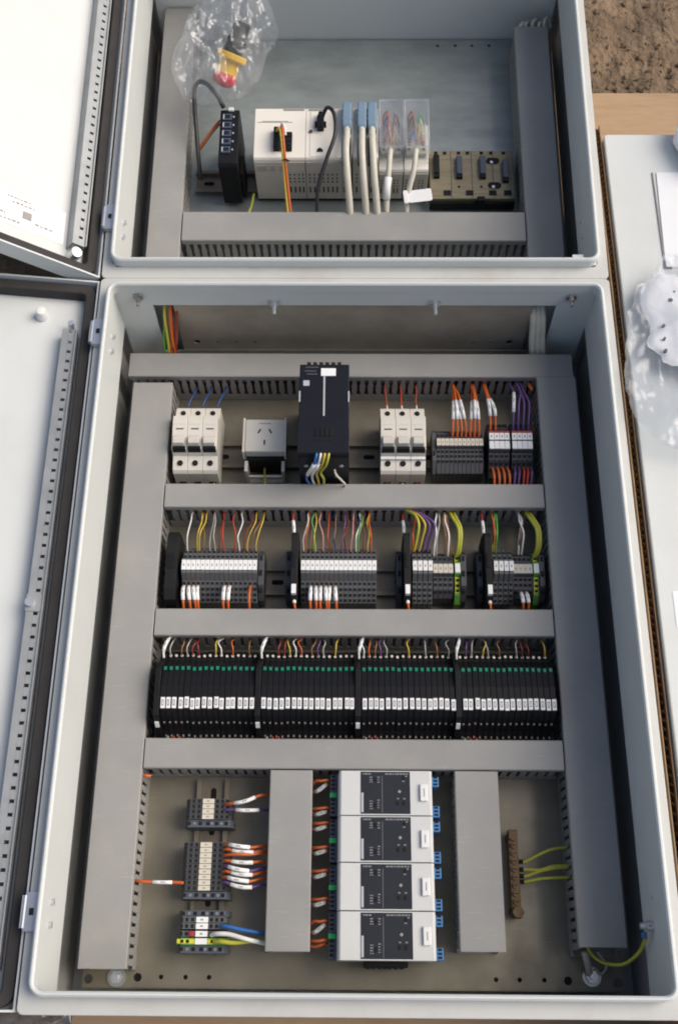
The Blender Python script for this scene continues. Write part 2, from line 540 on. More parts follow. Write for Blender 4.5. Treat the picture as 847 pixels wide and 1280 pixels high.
# ------------------------------------------------------------------ enclosures
def enclosure(name, label, y0, y1, cut_top, upper):
    t = thing(name, label, 'enclosure', (0, 0, 0))
    X = 280
    box(-X, X, y0, y1, 0, 3).build('back_panel', 'paint_dull', t)
    for sx in (-1, 1):
        a, b = sorted((sx * X, sx * (X + 2)))
        box(a, b, y0 - 2, y1 + 2, 122, 197).build('side_wall', 'paint', t)
        a, b = sorted((sx * (X + .2), sx * 293))
        box(a, b, y0 - 16, y1 + 16, 0, 3).build('back_flange', 'paint_dull', t)
    def endwall(ya, yb, cut):
        mb = MB()
        if cut:
            zc0, zc1 = 66, 168
            mb.box(-X + .1, -238, ya, yb, 0, 197).box(238, X - .1, ya, yb, 0, 197).box(-238, 238, ya, yb, 0, zc0).box(-238, 238, ya, yb, zc1, 197)
        else:
            mb.box(-X + .1, X - .1, ya, yb, 0, 197)
        mb.build('end_wall', 'paint', t)
    endwall(y0 - 2, y0, upper)
    endwall(y1, y1 + 2, not upper)
    # raised folded rim
    rim = MB()
    L = [(0.6, 195.2), (0.6, 208.5), (-0.9, 210.3), (-2.4, 210.3), (-4.2, 208.5), (-4.2, 195.2)]
    loops = [rrect(-X - d * -1 - 0 if False else -X + d, X - d, y0 + d, y1 - d, 9 - d, 6) for d, z in L]
    n = len(loops[0])
    vs = [(*p, L[k][1]) for k in range(len(L)) for p in loops[k]]
    fs = []
    for k in range(len(L)):
        kk = (k + 1) % len(L)
        for q in range(n):
            s = (q + 1) % n
            fs.append((k * n + q, k * n + s, kk * n + s, kk * n + q))
    rim.add(vs, fs).build('rim', 'paint', t)
    o = rrect(-295.5, 295.5, y0 - 19, y1 + 19, 6)
    i = rrect(-X - 3.4, X + 3.4, y0 - 3.4, y1 + 3.4, 6)
    MB().ring(o, i, 192.5, 195).build('flange', 'paint_dull', t, 0.8)
    o2 = rrect(-295.2, 295.2, y0 - 18.7, y1 + 18.7, 6)
    i2 = rrect(-293.5, 293.5, y0 - 17, y1 + 17, 6)
    MB().ring(o2, i2, 2, 192.4).build('outer_wall', 'paint_dull', t)
    return t

LOW = enclosure('lower_enclosure', 'large open grey electrical enclosure filled with wiring ducts and terminal rows', 0, 743, True, False)
LOW.name = 'electrical_enclosure'

def plate(par, x0, x1, y0, y1, m, holes):
    p = box(x0, x1, y0, y1, 37, 40).build('mounting_plate', m, par)
    punch(p, [(x, y, r, 'z', 30, 50) for x, y, r in holes])
    box(x0, x1, y0 - 1.2, y0 - .1, 28, 39).build('plate_fold', m, par)
    box(x0, x1, y1 + .1, y1 + 1.2, 28, 39).build('plate_fold', m, par)
holes = []
for sx in (-1, 1):
    holes += [(sx * 269, 11, 4.6), (sx * 219, 13, 4.2)] + [(sx * q, 13.5, 2.3) for q in (195, 170, 146)]
plate(LOW, -275, 275, 4, 740, 'zinc', holes)
gp = box(-215, 212, 746, 747.6, 58, 176).build('gland_plate', 'gland_zinc_lit', LOW)
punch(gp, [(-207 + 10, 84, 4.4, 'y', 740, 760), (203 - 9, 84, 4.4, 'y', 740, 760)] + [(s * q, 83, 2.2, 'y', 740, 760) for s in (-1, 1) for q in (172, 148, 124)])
box(-222, 220, 742, 742.9, 66.5, 71).build('gland_lip', 'bright_zinc', LOW)
for x in (-94, 95):
    g = MB().cyl((x, 172), 'y', 741.8, 739, 4.6, 6).build('gland_screw', 'bright_zinc', LOW)
    MB().cyl((x, 172), 'y', 739, 727, 2.2, 10).build('shank', 'bright_zinc', g)
    box(x - 7, x + 7, 741.2, 742.6, 170, 181).build('clamp', 'bright_zinc', g, 0.3)
for x in (-252, 252):
    g = MB().cyl((x, 186), 'y', 742.5, 740.5, 6.2, 16).build('corner_screw', 'steel', LOW)
    MB().cyl((x, 186), 'y', 740.5, 736, 3.6, 6).build('nut', 'steel', g)
    MB().cyl((x, 184), 'y', 736, 731, 1.9, 10).build('shank', 'steel', g)
for x, y in ((-240, 13), (243, 17)):
    g = MB().cyl((x, y), 'z', 40, 41.8, 9.5, 20).build('washer', 'steel', LOW)
    MB().cyl((x, y), 'z', 41.8, 46, 6.4, 6).build('nut', 'bright_zinc', g)
    MB().cyl((x, y), 'z', 46, 50, 3.2, 10).build('stud', 'bright_zinc', g)
# hinge hardware seen on the left wall
def hinge(par, y):
    h = MB().box(-297, -284, y - 17, y + 17, 195.2, 203).build('hinge', 'bright_zinc', par, 1.0)
    MB().cyl((-297, 200), 'y', y - 14, y + 14, 3.4, 12).build('pin', 'bright_zinc', h)
    box(-292, -288, y - 3, y + 3, 203, 203.6).build('hole', 'hole', h)
    for d in (-10, 10):
        MB().cyl((y + d, 176), 'x', -280, -277, 3.0, 12).build('hinge_screw', 'bright_zinc', h)
hinge(LOW, 684)
hinge(LOW, 66)
st = MB().cyl((60, 157), 'x', 280, 274, 5.2, 6).build('earth_stud', 'bright_zinc', LOW)
MB().cyl((60, 157), 'x', 274, 268, 3, 10).build('stud', 'bright_zinc', st)
MB().cyl((60, 157), 'x', 277.5, 275, 4.6, 16).build('red_washer', 'red', st)
MB().cyl((86, 165), 'x', 280, 278.6, 3.5, 12).build('plug', 'paint', LOW)

FRAME[0] = UPPER
UP = enclosure('electrical_enclosure', 'smaller open grey enclosure at the top holding the white controller', 781, 1265, False, True)
plate(UP, -275, 275, 786, 1262, 'zinc_blue', [(s * q, 1252, 2.3) for s in (-1, 1) for q in (195, 170, 146, 120)])
hinge(UP, 842)
box(255, 268, 782, 794, 185, 196).build('corner_bracket', 'paint', UP, 0.6)
for y in (850, 872):
    MB().cyl((y, 150), 'x', 280, 278, 3, 12).build('plug', 'paint', UP)
FRAME[0] = Matrix.Identity(4)

# ------------------------------------------------------------------ doors (hinged parts of the enclosures)
def door(par, y0, y1, ang, zaxis, rail0, rail1):
    Wd = 598
    L = y1 - y0
    sh = MB()
    sh.box(-Wd, 0, 0, L, -24, -22.4)
    sh.box(-2, 0, 0, L, -22.3, 0).box(-Wd, -Wd + 2, 0, L, -22.3, 0).box(-Wd + 2.1, -2.1, 0, 2, -22.3, 0).box(-Wd + 2.1, -2.1, L - 2, L, -22.3, 0)
    d = sh.build('door', 'paint', par)
    d.location = Vector((-298, y0, zaxis)) * MM
    d.rotation_euler = (0, math.radians(ang), 0)
    o, i = rrect(-Wd + 3, -3, 3, L - 3, 14), rrect(-Wd + 15, -15, 15, L - 15, 5)
    MB().ring(o, i, -22.3, -5).build('gasket', 'gasket', d, 2.0)
    # perforated stiffening rail along the hinge side
    def rail(ra, rb):
        mb = MB()
        mb.box(-20.6, -19.2, ra, rb, -22.3, -2).box(-36, -34.6, ra, rb, -22.3, -6.1)
        mb.box(-24, -20.6, ra, rb, -6, -4.6).box(-36, -28.6, ra, rb, -6, -4.6)
        y = ra
        while y < rb - 6:
            mb.box(-28.5, -24.1, y, min(rb, y + 9), -6, -4.6)
            y += 12.5
        r = mb.build('perforated_rail', 'dull_zinc', d)
        return r
    r = rail(rail0, rail1)
    return d, r, L

dl, rl, Ld = door(LOW, -17, 761, 8.0, 190, 34, 712)
for y in (381,):
    MB().cyl((-33, y), 'z', -6, 0, 5, 14).build('rail_screw', 'bright_zinc', dl)
    box(-37, -21, y - 9, y + 9, -4.5, -3.6).build('rail_joint', 'dull_zinc', dl)
MB().cyl((-64, 737), 'z', -22.3, -8, 7, 18, 5.5).build('rubber_buffer', 'white', dl, 1.0, True)
MB().cyl((-28, 722), 'z', -22.3, -6, 3.6, 12).build('rail_stud', 'bright_zinc', dl)
FRAME[0] = UPPER
du, ru, Lu = door(UP, 764, 1282, 39.0, 192, 36, 480)
MB().cyl((-29, 26), 'z', -22.3, -4, 7, 14).build('rail_stud', 'bright_zinc', du, 0.8)
stk = box(-150, -40, 40, 84, -22.35, -21.9).build('sticker', 'paper', du)
pr = MB()
random.seed(3)
for k, (y, x0, x1) in enumerate(((76, -112, -84), (70, -106, -76), (64, -144, -130), (58, -144, -126), (52, -132, -112), (51, -76, -52), (45, -146, -94))):
    x = x0
    while x < x1:
        q = random.uniform(1.5, 5)
        pr.box(x, min(x + q, x1), y, y + random.uniform(1.6, 2.6), -21.85, -21.7)
        x += q + 1.3
pr.build('printed_text', 'print_faint', stk)
box(-92, -81, 54, 64, -21.85, -21.6).build('printed_mark', 'print_faint', stk)
FRAME[0] = Matrix.Identity(4)

# ------------------------------------------------------------------ slotted wiring ducts
def duct(label, x0, x1, y0, y1, axis, h=60, cover_trim=(0, 0), z0=40.1, slots=(True, True)):
    """a slotted channel with real fingers and a snap-on cover"""
    t = thing('wiring_duct', label, 'wiring duct', ((x0 + x1) / 2, (y0 + y1) / 2, z0), 0, 'grey slotted wiring ducts')
    wx, wy = (x1 - x0), (y1 - y0)
    L, Wd = (wx, wy) if axis == 'x' else (wy, wx)
    mb = MB()
    def T(l, c, z):
        return (l, c, z) if axis == 'x' else (c, l, z)
    def B(l0, l1, c0, c1, za, zb):
        a, b = T(l0, c0, za), T(l1, c1, zb)
        mb.box(min(a[0], b[0]), max(a[0], b[0]), min(a[1], b[1]), max(a[1], b[1]), za, zb)
    wt = 1.6
    B(-L / 2, L / 2, -Wd / 2 + 1.2, Wd / 2 - 1.2, 0, 1.6)
    for sgn in (-1, 1):
        c0, c1 = sorted((sgn * (Wd / 2 - 1.0), sgn * (Wd / 2 - 1.0 - wt)))
        B(-L / 2, L / 2, c0, c1, 1.7, 14)
        n = int(L / 10)
        off = (L - n * 10) / 2
        for k in range(n):
            a = -L / 2 + off + k * 10
            # finger outline: wide shoulders leave a slot that opens at both ends
            P = [(a + 2.6, 14), (a + 2.6, 19), (a + 1.7, 22), (a + 1.7, 38), (a + 2.6, 41), (a + 2.6, h - 2.5), (a + 7.4, h - 2.5), (a + 7.4, 41), (a + 8.3, 38), (a + 8.3, 22), (a + 7.4, 19), (a + 7.4, 14)]
            vs = [T(l, c0, z) for l, z in P] + [T(l, c1, z) for l, z in P]
            m = len(P)
            mb.add(vs, [list(range(m)), list(range(2 * m - 1, m - 1, -1))] + [(i, (i + 1) % m, m + (i + 1) % m, m + i) for i in range(m)])
    mb.build('slotted_channel', 'pvc', t)
    cv = MB()
    ca, cb = -L / 2 + cover_trim[0], L / 2 - cover_trim[1]
    prof = [(-Wd / 2, h - 9), (-Wd / 2, h - 1), (-Wd / 2 + 1, h), (Wd / 2 - 1, h), (Wd / 2, h - 1), (Wd / 2, h - 9), (Wd / 2 - .9, h - 9), (Wd / 2 - .9, h - 1.9), (-Wd / 2 + .9, h - 1.9), (-Wd / 2 + .9, h - 9)]
    cv.prism(prof, 'x' if axis == 'x' else 'y', ca, cb)
    lid = cv.build('cover', 'pvc', t)
    random.seed(int(abs(x0) * 3 + abs(y0)))
    lid.rotation_euler = (0, 0, math.radians(random.uniform(-.12, .12)))
    lid.location.z = random.uniform(0, .5) * MM
    return t

duct('long vertical grey duct along the left wall of the large enclosure', -268, -220, 20, 683, 'y', cover_trim=(0, 6))
duct('long vertical grey duct along the right wall of the large enclosure', 221, 268.5, 36, 683, 'y', cover_trim=(7, -3))
duct('horizontal grey duct along the top of the large enclosure above the breakers', -275, 266, 686, 719, 'x')
duct('horizontal grey duct between the breaker row and the terminal row', -218.5, 219.5, 512, 542, 'x')
duct('horizontal grey duct between the terminal row and the black relays', -218.5, 219.5, 358, 389, 'x')
duct('horizontal grey duct between the black relays and the four stacked controllers', -218.5, 219.5, 213.5, 245, 'x')
duct('short vertical grey duct left of the four stacked controllers', -86, -42, 37, 212, 'y')
duct('short vertical grey duct between the controllers and the brass earth bar', 105, 150, 38, 212, 'y')
FRAME[0] = UPPER
duct('vertical grey duct left of the black network switch in the top enclosure', -267, -224, 784, 1262, 'y')
duct('vertical grey duct at the right wall of the top enclosure, white cables at its end', 221.5, 268, 784, 1228, 'y')
duct('horizontal grey duct below the white controller in the top enclosure', -222, 220, 878, 922, 'x')
FRAME[0] = Matrix.Identity(4)

# wires lying inside the ducts, glimpsed through the slots
def bundle(label, x0, x1, y0, y1, cols, n, seed):
    random.seed(seed)
    mb = MB()
    idx = []
    per = []
    for k in range(n):
        y = random.uniform(y0, y1)
        z = random.uniform(52, 84)
        a = x0 + random.uniform(0, 60)
        b = x1 - random.uniform(0, 60)
        P = [(a + (b - a) * q / 7, min(max(y + random.uniform(-4, 4), y0), y1), z + random.uniform(-5, 5)) for q in range(8)]
        f0 = len(mb.f)
        mb.tube(spline(P, 3), 1.2, 6)
        per.append((f0, len(mb.f), cols[k % len(cols)]))
    o = mb.build('wire_bundle', 'w_' + cols[0], None, 0, True)
    names = list(dict.fromkeys(cols))
    o.data.materials.clear()
    for c in names:
        o.data.materials.append(M['w_' + c])
    for a, b, c in per:
        for i in range(a, min(b, len(o.data.polygons))):
            o.data.polygons[i].material_index = names.index(c)
    o['label'] = label
    o['category'] = 'wires'
    o['kind'] = 'stuff'
bundle('tangle of coloured wires inside the topmost duct of the large enclosure', -262, 250, 692, 712, ['red', 'brown', 'pink', 'darkblue', 'orange', 'grey_wire', 'red'], 16, 1)
bundle('tangle of wires inside the duct under the breakers', -205, 205, 519, 535, ['red', 'brown', 'grey_wire', 'darkblue', 'purple'], 12, 2)
bundle('tangle of wires inside the duct above the relays', -205, 205, 365, 382, ['red', 'brown', 'darkred', 'black_wire'], 12, 3)
bundle('tangle of wires inside the duct below the relays', -205, 205, 221, 238, ['black_wire', 'brown', 'orange', 'purple'], 10, 4)

# ------------------------------------------------------------------ mounting rails
def din_rail(label, cx, cy, L, axis, z0=40.1):
    t = thing('mounting_rail', label, 'rail', (cx, cy, z0), 0 if axis == 'x' else math.pi / 2, 'steel mounting rails')
    prof = [(-17.5, 6.5), (-17.5, 7.6), (-12.4, 7.6), (-12.4, 1.1), (12.4, 1.1), (12.4, 7.6), (17.5, 7.6), (17.5, 6.5), (13.5, 6.5), (13.5, 0), (-13.5, 0), (-13.5, 6.5)]
    MB().prism(prof, 'x', -L / 2, L / 2).build('channel', 'rail_zinc', t)
    x = -L / 2 + 18
    sm = MB().prism(rrect(-7, 7, -3, 3, 2.9, 3), 'z', 1.0, 1.35).mesh('slot', 'hole')
    while x < L / 2 - 10:
        so = bpy.data.objects.new('slot', sm)
        COL.objects.link(so)
        so.parent = t
        so.location.x = x * MM
        x += 36
    return t
din_rail('steel rail behind the breakers and socket', 0, 606, 430, 'x')
din_rail('steel rail behind the four grey terminal groups', 0, 441, 430, 'x')
din_rail('steel rail behind the black relay banks', 0, 296, 430, 'x')
din_rail('upright steel rail holding the three small terminal blocks at lower left', -151, 122, 176, 'y')
din_rail('upright steel rail behind the four stacked controllers', 33, 118, 186, 'y')
FRAME[0] = UPPER
din_rail('steel rail behind the white controller in the top enclosure', 0, 1010, 436, 'x')
FRAME[0] = Matrix.Identity(4)

# ------------------------------------------------------------------ breakers
def breaker(label, grp):
    t = thing('circuit_breaker', label, 'circuit breaker', (0, 0, 40), 0, grp)
    w2 = 8.75
    prof = [(-43, 9), (-43, 46), (-40, 50), (-24, 55), (-21, 68), (15, 73), (21, 72), (24, 57), (40, 55), (43, 51), (43, 9)]
    MB().prism(prof, 'x', -w2, w2).build('housing', 'breaker', t, 0.5)
    MB().prism([(-18, 68), (-17, 76), (-12, 78.5), (-5, 72)], 'x', -6.4, 6.4).build('toggle', 'breaker', t, 0.6)
    MB().prism([(-22.9, 62.5), (-20.9, 69.6), (-18.4, 70.1), (-19, 62.5)], 'x', -7.6, 7.6).build('toggle_gap_shade', 'black', t)  # black strip painting the shadowed gap under the toggle
    # recessed terminal screws
    MB().cyl((0, -32), 'z', 51.3, 53.6, 3.4, 12).build('screw_well', 'hole', t)
    MB().cyl((0, 33), 'z', 54.4, 56.6, 3.2, 12).build('screw_well', 'hole', t)
    pr = MB()
    pr.box(-4.5, 4.5, 3.0, 4.6, 71.2, 71.8)
    pr.build('rating_print', 'print_dark', t)
    box(-6.5, 6.5, 9, 10.2, 71.8, 72.5).build('trade_line', 'cream', t)
    box(-4, 4, -44.2, -43, 14, 24).build('wire_entry', 'hole', t)
    return t
b0 = breaker('leftmost breaker of the three beside the power socket', 'breakers left of the socket')
b0.location = Vector((-205.2, 604, 40.1)) * MM
clone(b0, (-187.4, 604, 40.1), 'middle breaker of the three beside the power socket')
clone(b0, (-169.6, 604, 40.1), 'breaker nearest the power socket in the left group of three')
for x, l in ((40.3, 'leftmost breaker of the three right of the black power supply'), (58.1, 'middle breaker of the three right of the black power supply'), (75.9, 'rightmost breaker of the three, beside the dark terminal strip')):
    c = clone(b0, (x, 604, 40.1), l)
    c['group'] = 'breakers right of the power supply'
# pale stripe under the toggles of the right hand group
for c in list(COL.objects):
    if c.name.startswith('circuit_breaker') and c.get('group') == 'breakers right of the power supply':
        box(-8.6, 8.6, -28.5, -25.0, 54.0, 57.5).build('white_stripe', 'white', c)

# ------------------------------------------------------------------ socket outlet
t = thing('power_socket', 'cream three-pin socket on a bracket between the left breakers and black power supply', 'socket', (-106, 604, 40.1))
MB().prism(rrect(-23, 23, -19, 24, 2), 'z', 44, 58).build('face_plate', 'breaker', t, 1.2)
for sx in (-1, 1):
    a, b = sorted((sx * 23.2, sx * 26))
    box(a, b, -21, 25, 40, 60).build('side_cheek', 'breaker', t, 0.6)
    a, b = sorted((sx * 20, sx * 24))
    box(a, b, -38, -24, 9, 43).build('bracket_leg', 'breaker', t, 0.5)
box(-19.8, 19.8, -37.5, -34.5, 20, 26).build('bracket_bar', 'breaker', t, 0.4)
box(-19.8, 19.8, -38, -30, 9, 12).build('bracket_foot', 'breaker', t, 0.4)
box(-22, 22, -23, 20, 9, 43.8).build('socket_body', 'black_soft', t, 0.8)
for px, py, a in ((-6.5, 8, -0.5), (6.5, 8, 0.5), (0, -7, 0)):
    c, s_ = math.cos(a), math.sin(a)
    P = [(px + c * u - s_ * v, py + s_ * u + c * v) for u, v in ((-.9, -3.2), (.9, -3.2), (.9, 3.2), (-.9, 3.2))]
    MB().prism(P, 'z', 57.4, 58.15).build('pin_slot', 'hole', t)
box(-7, 7, 17.6, 19, 57.6, 58.12).build('printed_line', 'print_faint', t)

# ------------------------------------------------------------------ power supply
t = thing('power_supply', 'tall black power supply standing above the breaker row', 'power supply', (-34, 604, 40.1))
MB().prism([(-57, 9), (-57, 52), (-56, 116), (-54, 124), (-24, 125), (58, 125), (62, 121), (64, 112), (64, 9)], 'x', -28.5, 28.5).build('case', 'navy_black', t, 0.9)
box(-28.8, 28.8, -55, -22, 116, 125.6).build('lower_front', 'navy_black', t, 0.6)
box(-1.0, 1.0, -8, 46, 125, 125.7).build('front_groove', 'print_light', t)
box(-4, 13, 44, 54, 125, 126).build('rating_label', 'paper', t, 0.2)
box(-24, -17, 31, 38, 125, 125.6).build('printed_square', 'print_light', t)
pr = MB()
for y, a, b in ((55, -22, -7), (50, -23, -9), (46, -20, -8)):
    pr.box(a, b, y, y + 1.4, 125, 125.3)
pr.build('printed_text', 'print_dark', t)
for x in (-18, -11, -4, 3, 10, 17):
    box(x - 2.2, x + 2.2, 57, 62.5, 119, 125.2).build('vent_slot', 'hole', t)
for x in (-8, -2.6, 2.8, 8.2):
    box(x - 2.2, x + 2.2, -34, -24, 125.3, 126.4).build('connector_cell', 'black', t, 0.4)
    box(x - 1.2, x + 1.2, -40, -36.5, 125.3, 126.2).build('connector_slot', 'hole', t)
for x in (-20, 20):
    MB().cyl((x, 96), 'y', -57.4, -55, 2.4, 10).build('terminal_screw', 'print_light', t)
    MB().cyl((x * .7, 70), 'y', -58, -55, 2.2, 10).build('terminal_screw', 'steel', t)
for x in (-27.9, 27.9):
    box(x - .8, x + .8, 10, 24, 112, 125.9).build('side_latch', 'print_light', t, 0.3)
for k, (x, c) in enumerate(((-45, 'blue'), (-40.5, 'white_wire'), (-36, 'yellow'), (-31.5, 'earth'))):
    wire('%s wire plugged into the lower front of the black power supply' % {'blue': 'blue', 'white_wire': 'white', 'yellow': 'yellow', 'earth': 'yellow-green'}[c],
         [(x + 4, 552, 164), (x + 3, 545, 163), (x, 540, 152), (x - 6, 540, 134), (x - 9 + k * 2, 541, 114), (x - 4, 543, 92)], c, 1.5,
         sleeve=(0.36, 0.66) if k < 2 else None, sleeve_r=2.3)
wire('pale wire curling from the underside of the black power supply', [(-22, 546, 130), (-20, 540, 128), (-14, 537, 120), (-10, 538, 106), (-12, 541, 92)], 'cable_grey', 1.3)

# ------------------------------------------------------------------ terminal blocks
def rotrect(y, z, a, hy, hz):
    c, s_ = math.cos(a), math.sin(a)
    return [(y + c * u - s_ * v, z + s_ * u + c * v) for u, v in ((-hy, -hz), (hy, -hz), (hy, hz), (-hy, hz))]

def terminal(label, grp, pitch, prof, holes, marker, body='terminal_grey', mk='tag', hsize=1.5, extra=None, name='terminal_block'):
    t = thing(name, label, 'terminal block', (0, 0, 0), 0, grp)
    w2 = pitch / 2 - 0.12
    MB().prism(prof, 'x', -w2, w2).build('housing', body, t, 0.25, False, 1)
    mb = MB()
    for y, z, a in holes:
        mb.prism(rotrect(y, z, math.radians(a), hsize, 0.5), 'x', -w2 * .62, w2 * .62)
    mb.build('wire_entry', 'hole', t)
    if marker:
        y0, y1, z = marker
        m = box(-w2 + .05, w2 - .05, y0, y1, z - .4, z + .7).build('marker', mk, t, 0.2, False, 1)
        box(-w2 * .3, w2 * .3, (y0 + y1) / 2 - 1.6, (y0 + y1) / 2 + 1.2, z + .65, z + .85).build('printed_digit', 'print_faint', m)
    if extra:
        extra(t, w2)
    return t

# double-level grey terminals of the second row
P_DOUBLE = [(-37, 8), (-37, 32), (-21, 42), (-15, 45), (-9, 55), (8, 56), (10, 48), (17, 46), (27, 39), (27, 8)]
H_DOUBLE = [(-17.6, 43.6, 27), (-23.5, 40.6, 32), (-29, 37.2, 32), (-34.2, 33.9, 32), (13.2, 47.2, -16), (20.2, 44, -35)]
def dbl_extra(t, w2):
    pass
gx = {}
def strip(x0, n, pitch, y, where, grp, proto, proto_label):
    out = []
    for k in range(n):
        x = x0 + pitch * (k + .5)
        lab = proto_label % ORD[k]
        if k == 0 and proto.get('unplaced'):
            proto.location = Vector((x, y, 40.1)) * MM
            proto['label'] = lab
            del proto['unplaced']
        else:
            c = clone(proto, (x, y, 40.1), lab)
            c['group'] = grp
        out.append(x)
    return out
td = terminal('x', 'grey terminals, long left group', 5.3, P_DOUBLE, H_DOUBLE, (-6, 6, 56))
td['unplaced'] = 1
X1 = strip(-194.5, 16, 5.35, 442, '', 'grey terminals, long left group', td, '%s grey terminal from the left in the leftmost long group')
X2 = strip(-59.5, 16, 5.35, 442, '', 'grey terminals, second long group', td, '%s grey terminal from the left in the second long group')
X3 = strip(66.5, 4, 5.8, 442, '', 'grey terminals, third group', td, '%s tall grey terminal from the left in the third group')
X4 = strip(157.8, 4, 5.8, 442, '', 'grey terminals, fourth group', td, '%s tall grey terminal from the left in the rightmost group')
def end_plate(x, label):
    t = thing('end_bracket', label, 'end bracket', (x, 442, 40.1), 0, 'end brackets of the terminal row')
    MB().prism([(-34, 8), (-34, 30), (-20, 46), (16, 48), (24, 38), (24, 8)], 'x', -3.2, 3.2).build('clamp_body', 'terminal_dark', t, 0.5)
    for y in (-24, -6, 12):
        box(-1.4, 1.4, y - 3, y + 3, 44 if y > -20 else 39, 48.6 if y > -20 else 43.2).build('recess', 'hole', t)
    return t
end_plate(-105, 'dark end bracket closing the leftmost long terminal group')
end_plate(-74, 'dark end bracket left of the second long terminal group')
end_plate(52, 'dark end bracket left of the third terminal group')
end_plate(143.5, 'dark end bracket left of the rightmost terminal group')
for x in (-74, 52, 143.5):
    pass
# low terminals with cream markers, then earth terminals
P_LOW = [(-30, 8), (-30, 30), (-22, 38), (-8, 42), (-6, 46), (8, 46), (10, 42), (18, 40), (24, 32), (24, 8)]
H_LOW = [(-11, 41.3, 15), (-17, 39.6, 15), (-24.5, 35.8, 45), (13.6, 41.3, -12)]
tl = terminal('x', 'low terminals, third group', 5.7, P_LOW, H_LOW, (-5, 6, 46), 'terminal_dark', 'cream')
tl['unplaced'] = 1
X3b = strip(90.5, 4, 5.7, 442, '', 'low terminals, third group', tl, '%s low dark terminal with cream marker from the left in the third group')
X4b = strip(181.8, 4, 5.3, 442, '', 'low terminals, fourth group', tl, '%s low dark terminal with cream marker from the left in the rightmost group')
def earth_terminal(label, x, y, rz=0):
    t = thing('earth_terminal', label, 'terminal block', (x, y, 40.1), rz, 'green and yellow earth terminals')
    MB().prism([(-36, 8), (-36, 26), (-28, 36), (-8, 42), (-6, 47), (8, 47), (10, 42), (20, 38), (27, 26), (27, 8)], 'x', -3.4, 3.4).build('housing', 'earth_green', t, 0.3, False, 1)
    st = MB().prism([(-26, 36.6), (-9, 41.9), (-9, 42.6), (-26, 37.3)], 'x', -2.6, 2.6)
    st.prism([(10.6, 42.2), (20, 38.3), (20, 39), (10.6, 42.9)], 'x', -2.6, 2.6)
    st.build('yellow_band', 'earth_yellow', t)
    mb = MB()
    for yy, zz, a in ((-12, 41.7, 17), (-18, 39.8, 17), (-23.5, 38.1, 17), (14, 41.6, -22)):
        mb.prism(rotrect(yy, zz, math.radians(a), 1.5, .5), 'x', -1.7, 1.7)
    mb.build('wire_entry', 'hole', t)
    box(-2.9, 2.9, -5, 6, 46.8, 48).build('marker', 'tag', t, 0.2)
    return t
earth_terminal('green and yellow earth terminal ending the third terminal group', 118.2, 442)
earth_terminal('green and yellow earth terminal in the rightmost terminal group', 207.3, 442)
end_plate(124.8, 'dark end bracket right of the third group earth terminal')
end_plate(213.9, 'dark end bracket at the far right of the terminal row')

# slim black fuse modules in the terminal row
def slim(x, wd, label, zt=66, lab=True):
    t = thing('fuse_module', label, 'fuse module', (x, 442, 40.1), 0, 'slim black modules of the terminal row')
    MB().prism([(-44, 8), (-44, 44), (-41, 54), (-34, zt - 2), (-30, zt), (32, zt), (36, zt - 2), (41, 54), (42, 44), (42, 8)], 'x', -wd / 2, wd / 2).build('housing', 'black_soft', t, 0.5)
    if lab:
        box(-2.6, 2.6, -37, -26, 56, 66.4).build('marker', 'tag', t, 0.3)
    box(-wd * .3, wd * .3, -6, 12, zt - .2, zt + .9).build('lever', 'black', t, 0.3)
    return t
slim(-205.5, 13, 'wide black module at the left end of the terminal row', 60, False)
slim(-66.4, 7.4, 'slim black module left of the second long terminal group')
slim(60.2, 7.6, 'slim black module left of the third terminal group')
slim(151.6, 7.6, 'slim black module left of the rightmost terminal group')
for x, l in ((-66.4, 'second long'), (60.2, 'third'), (151.6, 'rightmost')):
    wire('short lead with white sleeve above the black module of the %s terminal group' % l, [(x - 2, 480, 86), (x - 2.5, 492, 90), (x - 3.5, 503, 90), (x - 3, 513, 84)], 'red', 1.1, sleeve=(0.05, 0.55), sleeve_r=2.0)
    wire('short orange lead below the black module of the %s terminal group' % l, [(x + .5, 403, 92), (x + .5, 398, 94), (x + 1.5, 391, 90), (x + 2, 386, 82)], 'orange', 1.4, ferrule='tag')

# dark terminal strip of the first row and the two printed blocks beside it
P_FLAT = [(-34, 8), (-34, 34), (-20, 41), (-6, 44), (-4.5, 48), (6.5, 48), (8, 45), (16, 43), (22, 36), (22, 8)]
H_FLAT = [(-9.5, 43.6, 12), (-15, 42.4, 12), (-21, 40.8, 20), (11.6, 44.4, -12)]
tf = terminal('x', 'dark terminals right of the breakers', 5.0, P_FLAT, H_FLAT, (-3.5, 5.8, 48), 'terminal_dark', 'cream')
tf['unplaced'] = 1
XF1 = strip(99.0, 11, 5.05, 602, '', 'dark terminals right of the breakers', tf, '%s dark terminal with cream marker from the left, right of the breakers')
t = thing('end_bracket', 'dark end bracket between the breakers and the dark terminal strip', 'end bracket', (96.4, 602, 40.1))
MB().prism([(-34, 8), (-34, 32), (-20, 42), (16, 44), (24, 34), (24, 8)], 'x', -2.3, 2.3).build('clamp_body', 'terminal_dark', t, 0.4)
box(-.9, .9, -14, -8, 42, 44.2).build('recess', 'hole', t)
P_PR = [(-38, 8), (-38, 30), (-24, 42), (-21, 46), (-14, 49), (-12.5, 55), (11.5, 57), (13, 50), (20, 47), (30, 40), (30, 8)]
H_PR = [(-17.6, 47.9, 22), (-25, 42.2, 40), (-31, 37.2, 40), (16.2, 49, -22), (25, 44.4, -35)]
def pr_extra(t, w2):
    box(-w2 + .05, w2 - .05, 9.3, 11.2, 56.8, 57.8).build('red_line', 'red', t)
    box(-w2 + .05, w2 - .05, -11.5, -1.3, 55.2, 56.3).build('lower_marker', 'tag', t, 0.2, False, 1)
